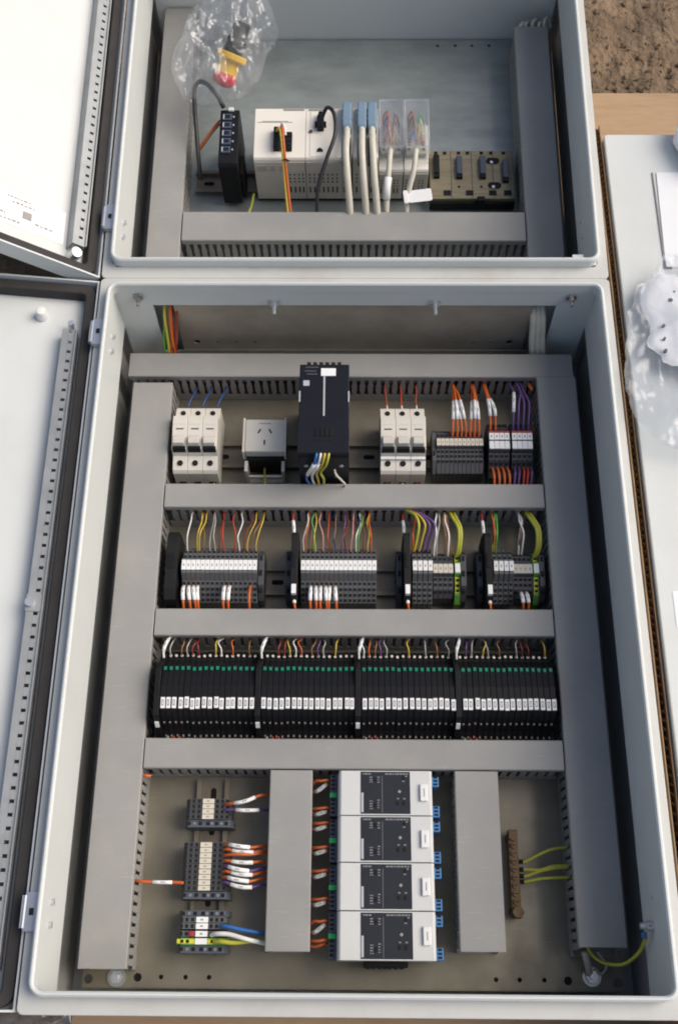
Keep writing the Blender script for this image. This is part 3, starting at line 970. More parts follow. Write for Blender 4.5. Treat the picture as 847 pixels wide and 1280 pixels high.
tp = terminal('x', 'terminals with white markers and red line, left block', 6.1, P_PR, H_PR, (0, 9, 56.6), 'terminal_dark', 'tag', 1.6, pr_extra)
tp['unplaced'] = 1
XPa = strip(160.5, 4, 6.1, 602, '', 'terminals with white markers and red line, left block', tp, '%s terminal from the left in the left of two white-faced red-lined blocks')
XPb = strip(187.5, 4, 6.1, 602, '', 'terminals with white markers and red line, right block', tp, '%s terminal from the left in the right of two white-faced red-lined blocks')

# ------------------------------------------------------------------ wires of the first row
for k, x in enumerate((-199, -181, -163)):
    wire('dark blue wire entering the top of the %s breaker beside the socket' % ('leftmost', 'middle', 'right-hand')[k], [(x - 4, 645, 76), (x - 3, 657, 82), (x + 2, 672, 80), (x + 5, 688, 72)], 'darkblue', 1.2)
for k, x in enumerate((40.3, 58.1, 75.9)):
    wire('thin red wire with pale ferrule above the %s breaker right of the power supply' % ('leftmost', 'middle', 'right-hand')[k], [(x, 644, 92), (x - 1, 656, 94), (x - 2 + k, 672, 90), (x - 2.5 + k, 688, 78)], 'red', 0.8, ferrule='ferrule')
    wire('short %s wire leaving the bottom of the %s breaker right of the power supply' % (('red', 'white', 'red')[k], ('leftmost', 'middle', 'right-hand')[k]), [(x, 561, 60), (x + .5, 554, 72), (x + 2, 545, 76), (x + 2, 538, 70)], ('red', 'white_wire', 'red')[k], 1.3)
for k, (xt, xs, zz) in enumerate(((118.5, 121, 92), (124, 121.5, 94), (129, 122, 92), (134, 122.5, 95), (139.5, 144, 92), (144.5, 145, 95), (150, 146, 92))):
    xm = xt + (xs - xt) * .35
    wire('%s orange wire with white sleeve from the left above the dark terminal strip' % ORD[k], [(xt, 612, 84), (xt, 621, 92), (xm, 640, zz + 6), (xs * .7 + xt * .3, 662, zz + 3), (xs, 678, 88), (xs, 690, 78)], 'orange', 1.45, sleeve=(0.3, 0.52), sleeve_r=2.1)
for k, (xt, xs) in enumerate(((163.5, 158.5), (169.5, 160.5))):
    wire('%s orange wire with white sleeve above the left red-lined block' % ('left', 'right')[k], [(xt, 618, 88), (xt, 626, 94), (xt - 1, 642, 100), (xs + 2, 660, 98), (xs, 678, 90), (xs, 690, 78)], 'orange', 1.45, sleeve=(0.3, 0.55), sleeve_r=2.1)
for k, (xt, xs, sl) in enumerate(((190.5, 190, 1), (196.6, 198, 0), (202.7, 199, 0), (208.8, 203, 0))):
    wire('%s purple wire from the left above the right red-lined block' % ORD[k], [(xt, 618, 88), (xt, 628, 96), (xt + 1, 648, 102), (xs + 2.5, 664, 100), (xs, 680, 92), (xs, 692, 80)], 'purple', 1.45, sleeve=(0.3, 0.6) if sl else None, sleeve_r=2.2)
wire('orange and black wire end poking from the topmost duct near its right end', [(213, 684, 88), (214, 678, 92), (216, 672, 92)], 'orange', 2.0)
for k, (x, c) in enumerate(((164, 'orange'), (170, 'orange'), (176, 'orange'), (182, 'orange'))):
    wire('%s orange wire from the left below the left red-lined block' % ORD[k], [(x, 572, 82), (x + .5, 563, 90), (x + 1, 553, 90), (x + 1, 540, 82)], c, 1.6)
for k, (x, c) in enumerate(((190, 'purple'), (195, 'purple'), (200.5, 'red'), (205, 'red'), (209.5, 'purple'))):
    wire('%s wire from the left, %s, below the right red-lined block' % (ORD[k], c), [(x + 1, 572, 82), (x, 562, 90), (x - 1, 553, 88), (x - 2, 540, 82)], c, 1.5)
wire('pale wire below the left breaker group', [(-168, 562, 58), (-167, 553, 70), (-165, 545, 74), (-164, 538, 70)], 'white_wire', 1.4)
wire('yellow-green wire under the power socket', [(-108, 585, 60), (-107, 566, 66), (-105, 552, 70), (-104, 540, 72)], 'earth', 1.4)

# ------------------------------------------------------------------ wires of the second row
def topwire(g, k, xt, xs, c, r=0.8, ybase=463, twist=0.0):
    cn = {'earth': 'yellow-green', 'white_wire': 'white', 'grey_wire': 'grey'}.get(c, c)
    random.seed(int((xt + 300) * 10))
    b = random.uniform(-1.5, 1.5)
    wire('%s upper wire from the left, %s, of the %s terminal group' % (ORD[k], cn, g), [(xt, ybase, 80), (xt + b * .3, ybase + 7, 88 + b), (xt + (xs - xt) * .3 + b * 1.3, 480 + b * 2, 95 + random.uniform(-4, 4)), (xs - b * 1.1 + random.uniform(-1.5, 1.5), 497, 92 + random.uniform(-3, 3)), (xs, 508, 87), (xs, 516, 79)], c, r)
G1 = [(-191, -188, 'white_wire'), (-179.5, -176, 'yellow'), (-177, -171, 'yellow'), (-165, -162, 'grey_wire'), (-172, -174, 'brown'), (-159, -161, 'grey_wire'), (-154, -149, 'darkred'), (-149, -151, 'red'), (-136, -138, 'red'), (-131, -130, 'white_wire'), (-126, -118, 'darkred'), (-122, -113, 'yellow'), (-117, -106, 'brown'), (-112, -104, 'yellow')]
for k, (a, b, c) in enumerate(G1):
    topwire('leftmost long', k, a, b, c)
G2 = [(-57, -53, 'white_wire'), (-55, -52, 'orange'), (-50, -47, 'brown'), (-46, -46, 'green'), (-43.5, -44, 'yellow'), (-35, -38, 'pink'), (-27, -29, 'red'), (-24, -20, 'brown'), (-21, -22, 'darkblue'), (-14, -10, 'purple'), (-9, -8, 'darkred'), (-3, 0, 'pink'), (3, 7, 'white_wire'), (6, 9, 'green'), (11, 12, 'darkred'), (16, 18, 'yellow'), (20, 19, 'orange')]
for k, (a, b, c) in enumerate(G2):
    topwire('second long', k, a, b, c)
for k, (a, b, c, r) in enumerate(((69, 62, 'earth', 1.6), (75, 66, 'yellow', 1.3), (79, 69, 'purple', 1.5), (84, 72, 'purple', 1.5))):
    wire('%s thick curved wire from the left above the third terminal group, %s' % (ORD[k], 'purple' if c == 'purple' else 'yellow'), [(a, 464, 84), (a + 3, 474, 96), (a + 5 + k, 487, 108), (b + 8, 500, 106), (b, 510, 94), (b - 2, 518, 84)], c, r)
for k, (a, b, c) in enumerate(((68, 70, 'orange'), (92, 96, 'white_wire'), (95, 99, 'grey_wire'), (105, 104, 'brown'), (108, 106, 'white_wire'), (111, 108, 'brown'))):
    topwire('third', k, a, b, c, 1.1, 460)
for k, (a, b) in enumerate(((117, 111), (119.6, 115))):
    wire('%s thick yellow-green wire rising from the third group earth terminal' % ('left', 'right')[k], [(a, 458, 80), (a + 2.5, 468, 92), (a + 3, 486, 98), (b + 3, 502, 94), (b, 516, 82)], 'earth', 1.9)
for k, (a, b, c) in enumerate(((160, 160, 'orange'), (162.5, 165, 'green'), (158.5, 163.5, 'green'), (189, 192, 'white_wire'), (190.5, 194, 'brown'), (192.5, 191, 'white_wire'))):
    topwire('rightmost', k, a, b, c, 1.3 if k < 3 else 1.1, 462)
for k, (a, b) in enumerate(((206, 199), (209.2, 203))):
    wire('%s thick yellow-green wire rising from the rightmost earth terminal' % ('left', 'right')[k], [(a, 458, 80), (a + 3, 468, 93), (a + 2.5, 486, 99), (b + 3, 502, 95), (b, 516, 82)], 'earth', 2.0)
def lowwire(g, k, x, dx, c='orange', sl=True, r=1.5, y0=422):
    wire('%s lower orange wire from the left under the %s terminal group' % (ORD[k], g), [(x, y0, 80), (x + dx * .2, y0 - 5, 92), (x + dx * .5, y0 - 14, 98), (x + dx, 396, 96), (x + dx, 385, 82)], c, r, sleeve=(0.22, 0.68) if sl else None, sleeve_r=2.2)
for k, (x, dx, sl) in enumerate(((-191.5, 2, 1), (-186, 4, 1), (-181, 5, 1), (-176, 3, 1), (-145, 0, 1), (-139.5, 0, 1), (-116, 0, 0))):
    lowwire('leftmost long', k, x, dx, sl=sl)
for k, x in enumerate((-48, -42.5, -37, -31.8, -26.5, -21)):
    lowwire('second long', k, x, (0, 1, 0, 2, -1, 2)[k])
for k, x in enumerate((187.5, 193.5)):
    lowwire('rightmost', k, x, 1, y0=416)

# ------------------------------------------------------------------ relay banks
P_REL = [(-44, 8), (-44, 34), (-34, 44), (-24, 68), (-19, 76), (6, 77.5), (22, 73), (29, 72), (33, 58), (42, 46), (53, 43), (53, 8)]
def relay(label, grp):
    t = thing('relay', label, 'relay', (0, 0, 40.1), 0, grp)
    MB().prism(P_REL, 'x', -2.95, 2.95).build('housing', 'black', t, 0.3, False, 1)
    MB().prism(rotrect(25.5, 73.2, math.radians(-10), 1.9, .9), 'x', -1.5, 1.5).build('indicator', 'led_green', t)
    m = MB().prism([(-18.5, 75), (-7, 76), (-7, 79.2), (-18.5, 78.4)], 'x', -2.2, 2.2).build('marker', 'tag', t, 0.2, False, 1)
    q = MB()
    zt = lambda y: 78.4 + (y + 19) * .064 + .05
    for a, b, x0, x1 in ((-15.8, -9.8, -1.1, -.6), (-15.8, -9.8, .6, 1.1), (-10.4, -9.6, -.6, .6), (-16, -15.2, -.6, .6)):
        q.prism([(a, zt(a)), (b, zt(b)), (b, zt(b) + .12), (a, zt(a) + .12)], 'x', x0, x1)
    q.build('printed_digit', 'print_dark', m)
    MB().cyl((0, 47.5), 'z', 43, 46.5, 1.5, 10).build('clamp_screw', 'ferrule', t)
    mb = MB()
    for y, z, a in ((-29, 57, 66), (-39.5, 39.4, 45)):
        mb.prism(rotrect(y, z, math.radians(a), 1.1, .45), 'x', -.9, .9)
    mb.build('lower_screw', 'print_faint', t)
    return t
r0 = relay('x', 'relays, first bank')
BANKS = [(-203.8, 'leftmost'), (-97.4, 'second'), (8.3, 'third'), (113.9, 'rightmost')]
random.seed(11)
RX = []
for bi, (x0, nm) in enumerate(BANKS):
    for k in range(16):
        x = x0 + 6.2 * (k + .5)
        lab = '%s slim black relay from the left in the %s bank' % (ORD[k], nm)
        if bi == 0 and k == 0:
            r = r0
            r.location = Vector((x, 291, 40.1)) * MM
            r['label'] = lab
        else:
            r = clone(r0, (x, 291, 40.1), lab)
        r['group'] = 'slim black relays, %s bank' % nm
        r.location.z += random.uniform(0, .9) * MM
        r.location.y += random.uniform(-.5, .5) * MM
        for ch in r.children:
            if ch.name.startswith('marker'):
                ch.location.x += random.uniform(-.7, .7) * MM
                ch.location.y += random.uniform(-.4, .4) * MM
        RX.append(x)
    t = thing('bank_end_module', 'tall black end module with small white tag left of the %s relay bank' % nm, 'relay end', (x0 - 3.3, 291, 40.1), 0, 'black end modules of the relay banks')
    MB().prism([(-46, 8), (-46, 36), (-36, 52), (-26, 78), (24, 80), (38, 60), (53, 46), (53, 8)], 'x', -2.9, 2.9).build('housing', 'black', t, 0.4)
    MB().prism(rotrect(-32.5, 63.2, math.radians(68), 4.6, .6), 'x', -2.1, 2.1).build('marker', 'tag', t)
    # little wires round the bank
    cs = ['grey_wire', 'yellow', 'grey_wire', 'darkred', 'brown', 'brown', 'white_wire', 'yellow', 'darkred', 'purple', 'grey_wire', 'orange']
    random.seed(40 + bi)
    ks = sorted(random.sample(range(16), 9))
    for j, k in enumerate(ks):
        x = x0 + 6.2 * (k + .5)
        c = cs[(j * 5 + bi * 3) % len(cs)]
        wire('thin wire above the %s relay from the left in the %s bank' % (ORD[k], nm), [(x, 338, 86), (x + random.uniform(-1, 1), 345, 92), (x + random.uniform(-4, 4), 353, 91), (x + random.uniform(-5, 5), 362, 80)], c, .85)
    for j, c in enumerate(('grey_wire', 'red', 'red')):
        wire('%s short wire from the left below the %s relay bank' % (ORD[j], nm), [(x0 + 5 + j * 6.2, 252, 76), (x0 + 5.3 + j * 6.2, 248, 84), (x0 + 6 + j * 6.2, 241, 82)], c, 1.3, name='wire')
    wire('pale sleeved lead above the end module of the %s relay bank' % nm, [(x0 - 2, 332, 100), (x0 - 2, 341, 104), (x0 + 1, 351, 102), (x0 + 3, 362, 86)], 'white_wire', 1.2, sleeve=(0.25, 0.75), sleeve_r=1.9)

# ------------------------------------------------------------------ four stacked controllers
def controller(label):
    t = thing('controller_module', label, 'controller', (0, 0, 40.1), 0, 'stacked light grey controllers')
    MB().prism([(-49, 8), (-49, 50), (-47, 68), (-45, 70), (46, 70), (48, 68), (49, 50), (49, 8)], 'y', -22.3, 22.3).build('case', 'ctrl', t, 0.5)
    p = box(-25, 25.5, -21, 21.2, 69.8, 70.6).build('front_panel', 'ctrl_panel', t, 0.2)
    q = MB()
    def txt(x0, x1, y, h, seed):
        random.seed(seed)
        x = x0
        while x < x1:
            w_ = random.uniform(1.0, 3.2)
            q.box(x, min(x1, x + w_), y, y + h, 70.6, 70.75)
            x += w_ + .7
    txt(-23, -14, 18.2, 1.5, 1)
    txt(0, 24, 18.2, 1.5, 2)
    for (x, y) in ((-16, 15), (-16, 12.5), (-16, 10.2), (-16, -9), (-16, -11.5), (-16, -14), (-16, -16.5)):
        txt(x, x + 3.2, y, 1.1, int(y * 10))
    for y in (15, 12.5, 10, -8, -10.5, -13, -15.5):
        txt(-8, -5.6, y, 1.1, int(y * 7))
    for (x, y) in ((20.5, 16), (17.5, 11), (11.8, -6.5), (18.2, -6.5)):
        txt(x, x + 2.4, y, 1.3, int(x * 3))
    q.box(-3.3, -2.9, -20, 17, 70.6, 70.75)
    q.build('printed_text', 'print_mid', p)
    box(-24.6, -22.2, -19.5, 0, 70.6, 70.8).build('side_label', 'print_light', p)
    for x, y in ((14.6, 1.2),):
        MB().prism([(x - 1.9, y), (x, y - 1.9), (x + 1.9, y), (x, y + 1.9)], 'z', 70.6, 70.9).build('indicator', 'print_faint', p)
    for x, y in ((-10.5, 13), (-10.5, -12.5), (12, -10.5), (18.5, -10.5), (18.6, 14.5)):
        box(x - 1.5, x + 1.5, y - 2.2, y + 2.2, 70.55, 70.9).build('indicator', 'hole', p)
    g = box(35.5, 43, -8.5, 8.5, 70, 73.4).build('name_tag', 'white', t, 0.7)
    box(38.9, 40, -4, 4, 73.3, 73.5).build('printed_text', 'print_faint', g)
    for y0, y1 in ((-21, -3), (3, 21)):
        b = box(-56.5, -49.2, y0, y1, 28, 52).build('terminal_row', 'bus_blue', t, 0.4)
        mb = MB()
        y = y0 + 2.5
        while y < y1 - 1:
            mb.box(-55.6, -51.5, y, y + 2.2, 51.6, 52.3)
            y += 4.2
        mb.build('wire_entry', 'hole', b)
    box(-57, -49.2, -2.6, 2.6, 30, 54).build('green_plug', 'plug_green', t, 0.4)
    for y0, y1 in ((-21.5, -10), (9.5, 20)):
        b = box(49.2, 56.5, y0, y1, 26, 50).build('blue_plug', 'plug_blue', t, 0.5)
        mb = MB()
        y = y0 + 1.6
        while y < y1 - 1:
            mb.box(51, 55, y, y + 2, 49.7, 50.3)
            y += 3.6
        mb.build('wire_entry', 'hole', b)
    return t
c0 = controller('topmost of the four stacked light grey controllers')
CY = [188, 142.5, 97, 51.5]
c0.location = Vector((33, CY[0], 40.1)) * MM
for k, l in ((1, 'second from the top of the four stacked light grey controllers'), (2, 'third from the top of the four stacked light grey controllers'), (3, 'lowest of the four stacked light grey controllers')):
    clone(c0, (33, CY[k], 40.1), l)
t = thing('end_bracket', 'black ribbed rail bracket under the lowest stacked controller', 'end bracket', (33, 25, 40.1))
box(-22, 22, -1.5, 3.4, 8, 40).build('clamp_body', 'black_soft', t, 0.5)
for x in (-18, -12, -6, -1, 4, 10, 16):
    box(x - 1.8, x + 1.8, -3, -1.4, 20, 42).build('rib', 'black', t, 0.3)

# orange leads between the short duct and the controllers
OY = [200, 172, 157, 133, 110, 83, 62, 44]
for k, y in enumerate(OY):
    for j in range(2):
        z = 74 + j * 5
        yy = y + j * 3.2
        sl = (j == 0 and k != 7)
        sk = (-7 if k in (0, 6) else -2)
        wire('%s orange lead pair down beside the controllers, %s strand' % (ORD[k], ('sleeved', 'plain')[j] if k != 7 else ('lower', 'upper')[j]),
             [(-46, yy - (5 if k in (0, 6) else -1), 76), (-39, yy + sk * (1 - j), z + 7), (-33, yy + sk * .5 * (1 - j), z + 10), (-27, yy + 1, z + 8), (-21, yy, 80)], 'orange', 1.5,
             sleeve=(0.25, 0.72) if sl else None, sleeve_r=2.3)

# ------------------------------------------------------------------ lower left terminal blocks on the upright rail
P_V = [(-24, 8), (-24, 32), (-20, 40), (20, 40), (24, 32), (24, 8)]
H_V = [(-20.4, 40, 0), (-15.2, 40, 0), (-9.6, 40, 0), (20, 40, 0), (14.8, 40, 0), (9.4, 40, 0)]
R90 = -math.pi / 2          # local x runs down the picture, local y to the right
def vert(name, body, mk, pitch=5.2):
    t = terminal('x', 'small terminals on the upright rail', pitch, P_V, H_V, (-6, 6, 40.4), body, mk, 1.5)
    return t
tv = vert('a', 'terminal_dark', 'cream')
first = True
def vplace(proto, y, label, first=False):
    if first:
        proto.matrix_world = Matrix.Translation(Vector((-151, y, 40.1)) * MM) @ Matrix.Rotation(R90, 4, 'Z')
        proto['label'] = label
        return proto
    return clone(proto, (-151, y, 40.1), label, R90)
for k in range(4):
    vplace(tv, 183 - k * 5.3, '%s terminal from the top in the uppermost block on the upright rail' % ORD[k], k == 0)
for k in range(9):
    vplace(tv, 139 - k * 5.3, '%s terminal from the top in the middle block on the upright rail' % ORD[k])
tg = vert('c', 'terminal_grey', 'tag', 5.8)
vplace(tg, 66.5, 'first terminal from the top in the lowest block on the upright rail', True)
vplace(tg, 60.4, 'second terminal from the top in the lowest block, blue wire attached', False)
a = vplace(tg, 53.2, 'red-marked terminal in the lowest block, white wire attached', False)
box(-2.4, 2.4, -12, -7.6, 39.5, 42).build('red_cap', 'red', a, 0.3)
t = thing('earth_terminal', 'green and yellow earth terminal in the lowest block on the upright rail', 'terminal block', (-151, 46.2, 40.1), R90, 'green and yellow earth terminals')
MB().prism([(-26, 8), (-26, 32), (-20, 40), (20, 40), (26, 32), (26, 8)], 'x', -3.2, 3.2).build('housing', 'earth_green', t, 0.3, False, 1)
box(-2, 2, -24, -6.5, 39.8, 40.5).build('yellow_band', 'earth_yellow', t)
box(-2, 2, 6.5, 24, 39.8, 40.5).build('yellow_band', 'earth_yellow', t)
box(-2.8, 2.8, -6, 6, 40, 41.2).build('marker', 'tag', t, 0.2)
mb = MB()
for y in (-19, -13.5, 11, 17):
    mb.box(-1.5, 1.5, y - 1.5, y + 1.5, 40.3, 40.9)
mb.build('wire_entry', 'hole', t)
def vend(y, label, wd=7.6):
    t = thing('end_bracket', label, 'end bracket', (-151, y, 40.1), R90, 'end brackets on the upright rail')
    MB().prism([(-25, 8), (-25, 28), (-21, 36), (22, 36), (26, 28), (26, 8)], 'x', -wd / 2, wd / 2).build('clamp_body', 'terminal_blue', t, 0.4)
    mb = MB()
    for y_ in (-20, -8, 0, 9, 19):
        mb.box(-1.8, 1.8, y_ - 1.8, y_ + 1.8, 35.6, 36.4)
    mb.build('recess', 'hole', t)
    for y_ in (-14, 4, 14):
        MB().cyl((0, y_), 'z', 35.8, 36.8, 1.6, 10).build('screw', 'steel', t)
vend(160.8, 'dark end bracket below the uppermost block on the upright rail')
vend(90.0, 'dark end bracket below the middle block on the upright rail')
vend(39.0, 'dark end bracket below the lowest block on the upright rail')
vend(72.6, 'dark end bracket above the lowest block on the upright rail', 6)

wire('orange wire with white sleeve leaving the uppermost block to the right', [(-133, 180, 80), (-126, 180, 86), (-112, 182, 88), (-98, 188, 86), (-84, 191, 78)], 'orange', 1.7, sleeve=(0.3, 0.68), sleeve_r=2.1)
wire('purple wire with white sleeve leaving the uppermost block to the right', [(-133, 174, 80), (-126, 174, 84), (-112, 173, 86), (-98, 174, 82), (-84, 175, 74)], 'purple', 1.6, sleeve=(0.34, 0.75), sleeve_r=2.1)
BW = [(139, 136, 'orange', 1), (134, 131, 'orange', 1), (128.5, 129, 'orange', 0), (123, 121, 'orange', 1), (117.5, 113, 'purple', 1), (112.5, 109, 'orange', 1), (107, 103, 'orange', 1), (101.8, 97, 'purple', 1)]
for k, (ya, yb, c, sl) in enumerate(BW):
    wire('%s wire from the top, %s, on the right of the middle block' % (ORD[k], c), [(-133, ya, 78), (-128, ya, 86), (-118, ya + (yb - ya) * .7, 90 - (k % 2) * 4), (-104, yb, 87), (-93, yb + (2 if k < 4 else 3), 82), (-84, yb + (2 if k < 4 else 4), 76)], c, 1.6, sleeve=(0.24 + .06 * (k % 2), 0.58 + .06 * (k % 2)) if sl else None, sleeve_r=2.2)
wire('single orange wire with white sleeve from the left duct to the middle block', [(-224, 104, 78), (-216, 102.5, 82), (-198, 102, 80), (-182, 102, 80), (-172, 101.5, 80)], 'orange', 1.7, sleeve=(0.42, 0.72), sleeve_r=2.0)
wire('thick blue wire leaving the lowest block to the right', [(-132, 60.5, 80), (-125, 60, 86), (-110, 57, 86), (-96, 55, 84), (-83, 53, 78)], 'blue', 2.1)
wire('thick white wire leaving the lowest block to the right', [(-141, 52, 80), (-134, 53, 88), (-122, 52.5, 90), (-104, 48, 90), (-83, 44, 80)], 'white_wire', 2.3)
wire('thick yellow-green wire leaving the lowest block to the right', [(-138, 46, 80), (-130, 46, 86), (-118, 45, 86), (-102, 46.5, 84), (-83, 48, 76)], 'earth', 2.2)
wire('orange stub poking from the left duct beside the topmost slot of the lower left bay', [(-222, 209, 90), (-217, 207, 92), (-212, 207, 90)], 'orange', 1.8)

# ------------------------------------------------------------------ brass earth bar
t = thing('earth_bar', 'tarnished brass earth bar with yellow wires beside the right duct', 'earth bar', (168, 115, 40.1))
MB().prism(rrect(-5, 5, -44, 44, 1.2), 'z', 10, 19).build('bar', 'brass', t, 0.8)
for y in (-37, 37):
    MB().cyl((0, y), 'z', 0, 10, 6, 14).build('standoff', 'brass', t)
for y in (-28, -20, -12, -4, 4, 12, 20, 28):
    s_ = MB().cyl((0, y), 'z', 19, 21.4, 3.1, 12).build('clamp_screw', 'brass', t)
    box(-2.4, 2.4, y - .4, y + .4, 21.2, 21.6).build('slot', 'hole', s_)
MB().cyl((1, -38), 'z', 19, 24, 6.4, 6).build('fixing_nut', 'brass', t, 0.5)
MB().cyl((0, 37), 'z', 19, 22, 4.6, 14).build('fixing_screw', 'brass', t, 0.4)
for k, (ya, yb) in enumerate(((127, 141), (119, 122.5), (112.5, 121), (107, 111))):
    wire('%s yellow wire from the top running from the brass earth bar into the duct' % ORD[k], [(172, ya, 56), (180, ya, 58), (194, ya + (yb - ya) * .4 + (-2 if k == 1 else 1), 61), (208, ya + (yb - ya) * .85, 64), (226, yb, 66)], 'earth', 1.6, ferrule='darkred_boot' if False else 'black_soft')
wire('yellow-green earth lead from the right duct to the wall stud', [(232, 44, 84), (238, 36, 80), (248, 29, 86), (262, 28, 104), (272, 38, 128), (275, 50, 146)], 'earth', 1.7, ferrule=False)
lug = box(271, 274.8, 50, 55, 144, 154).build('cable_lug', 'plug_blue', None, 0.8)
tag(lug, 'blue cable lug on the wall stud at lower right', 'cable lug')
wire('white cable looped under the bottom end of the right duct', [(246, 40, 62), (256, 28, 54), (252, 20, 47), (246, 24, 44)], 'cable_grey', 1.4)
wire('pale thick cable stub under the bottom end of the right duct', [(232, 40, 70), (236, 29, 60), (240, 20, 46)], 'cable_grey', 3.6)

# ------------------------------------------------------------------ cables through the openings in the end wall
for k, (x, c, r) in enumerate(((-231, 'green', 1.6), (-228, 'earth', 2.0), (-224, 'orange', 2.0), (-220.5, 'orange', 2.0), (-218.5, 'orange', 2.0), (-223, 'orange', 2.0), (-216, 'darkred', 1.8))):
    dz = (0, 6, 4, 10, -4, -8, 8)[k]
    cn = {'earth': 'yellow', 'darkred': 'dark red'}.get(c, c)
    wire('%s %s cable from the left in the bundle through the upper left wall opening' % (ORD[k], cn), [(x - 6 + k * .6 + (k % 3) * 2, 716, 74), (x - 4 + (k % 2) * 3, 724, 88 + dz * .4), (x - 2 + (k % 3) * 2, 733, 112 + dz * .6), (x + 3 - (k % 2) * 3, 745, 140 + dz), (x + 2 + k * .6, 760, 152 + dz), (x + 2, 775, 152)], c, r)
for k, (x, r) in enumerate(((215, 4.0), (221, 4.0), (226.5, 3.8))):
    wire('%s grey cable from the left through the upper right wall opening' % ORD[k], [(x + 6 + k * 2, 716, 72), (x + 5 + k, 724, 88), (x + 2 + k * .5, 733, 112), (x, 745, 140), (x - 2, 762, 152), (x - 2, 776, 150)], 'cable_grey', r)

# ================================================================== contents of the top enclosure
FRAME[0] = UPPER
# main controller
t = thing('programmable_controller', 'white two-part programmable controller with black plugs in the top enclosure', 'controller', (-73, 1022, 40.1))
def plc_body(t, x0, x1, m='plc_white', y0=-40, y1=41, z=90):
    MB().prism([(y0, 6), (y0, z - 3), (y0 + 2, z), (y1 - 1.5, z), (y1, z - 1.5), (y1, 6)], 'x', x0 + .2, x1 - .2).build('case', m, t, 0.6)
    # lower face: beige apron with vents, facing the foot of the cabinet
    ap = MB()
    ap.box(x0 + .6, x1 - .6, y0 - 1.2, y0 - .1, 8, z - 6)
    a = ap.build('lower_face', 'plc_beige', t, 0.3)
    return a
a1 = plc_body(t, -58, 9)
a2 = plc_body(t, 9, 57)
def vents(par, xs, y, rows, h=2.6, wd=1.7):
    for x in xs:
        mb = MB()
        for z0, z1 in rows:
            mb.box(x - wd / 2, x + wd / 2, y - .25, y + .2, z0, z1)
        mb.build('vent', 'hole', par)
RV = [(58, 61), (50, 53), (43, 46), (22, 34)]
vents(a1, (-12, -6, 0, 5), -41.3, RV)
vents(a2, (14, 20, 26, 32, 38, 44, 50), -41.3, RV)
for x0, x1 in ((-55, -41), (-38, -30), (-26, -16)):
    box(x0, x1, -41.6, -41.1, 66, 78).build('vent_panel', 'plc_beige', a1)
    mb = MB()
    for q in range(4):
        mb.box(x0 + 1, x1 - 1, -41.8, -41.5, 67.5 + q * 2.6, 68.8 + q * 2.6)
    mb.build('vent', 'print_faint', a1)
box(-58, 57, -39, 38, 2, 8).build('foot', 'black_soft', t)
q = MB()
for x0, x1, y, h in ((-54, -8, 17.2, .9), (-48, -14, 18.6, 1.0)):
    q.box(x0, x1, y, y + h, 89.9, 90.3)
q.build('printed_line', 'print_faint', t)
box(-20, 7, 36.4, 39.8, 88, 91.2).build('top_slot', 'print_faint', t, 0.3)
box(13, 32, 36, 39.4, 88, 91.2).build('top_slot', 'print_faint', t, 0.3)
p1 = box(-32, -24.5, -29, 4, 88, 99).build('black_plug', 'black', t, 0.8)
p2 = box(-22.5, -8, -29, -2, 88, 96).build('black_plug', 'black', t, 0.8)
for y in (-24, -17, -10):
    box(-20, -16, y, y + 4, 95.8, 97).build('plug_cell', 'black_soft', p2, 0.3)
    box(-14.5, -10.5, y, y + 4, 95.8, 97).build('plug_cell', 'black_soft', p2, 0.3)
box(15, 50, -37, 35, 89.8, 90.8).build('front_recess', 'plc_white', t, 0.4)
p3 = box(24, 33, 2, 22, 90, 101).build('black_plug', 'black', t, 1.5)
MB().cyl((28.5, 25), 'z', 90, 99, 3.2, 12).build('plug_boss', 'black', p3)
box(21, 36, 8, 13, 90.5, 98).build('plug_cell', 'black', p3, 0.6)
MB().prism([(24, -30), (32, -30), (32, -27), (29, -24), (27, -24), (24, -27)], 'z', 90.5, 91.6).build('network_port', 'hole', t)
MB().cyl((16, 2), 'z', 90.6, 92, 2.6, 12).build('knob', 'brass', t)
for (pts, c, r, l) in (([(-101, 1018, 139), (-97, 1014, 150), (-94, 1000, 152), (-92, 980, 143), (-90, 955, 120), (-86, 918, 92)], 'yellow', 1.7, 'yellow wire hanging from the black plugs of the white controller'),
                       ([(-98, 1018, 139), (-94, 1015, 151), (-91.5, 1000, 153), (-89.5, 980, 144), (-87, 955, 121), (-82, 918, 92)], 'orange', 1.7, 'orange wire hanging from the black plugs of the white controller'),
                       ([(-96, 1020, 140), (-93, 1022, 149), (-90, 1014, 150), (-89, 1006, 146)], 'white_wire', 1.8, 'short white wire looped at the black plugs of the white controller'),
                       ([(-44, 1036, 138), (-36, 1046, 150), (-27, 1034, 154), (-25, 1005, 150), (-36, 975, 138), (-47, 945, 118), (-49, 916, 90)], 'black_wire', 2.6, 'black cable curving down the white controller')):
    wire(l, pts, c, r)
tie = MB().tube([(-93, 974, 137), (-88, 972, 142), (-84, 973, 137), (-88, 974, 133), (-93, 974, 137)], 1.0).build('cable_tie', 'w_black_wire', None)
tag(tie, 'black tie round the yellow and orange wires of the white controller', 'cable tie')
for x, l in ((-14, 'left'), (-137, 'far left')):
    pass
wire('yellow-green wire under the left edge of the white controller', [(-136, 980, 60), (-139, 958, 60), (-146, 936, 62), (-150, 916, 70)], 'earth', 1.8)

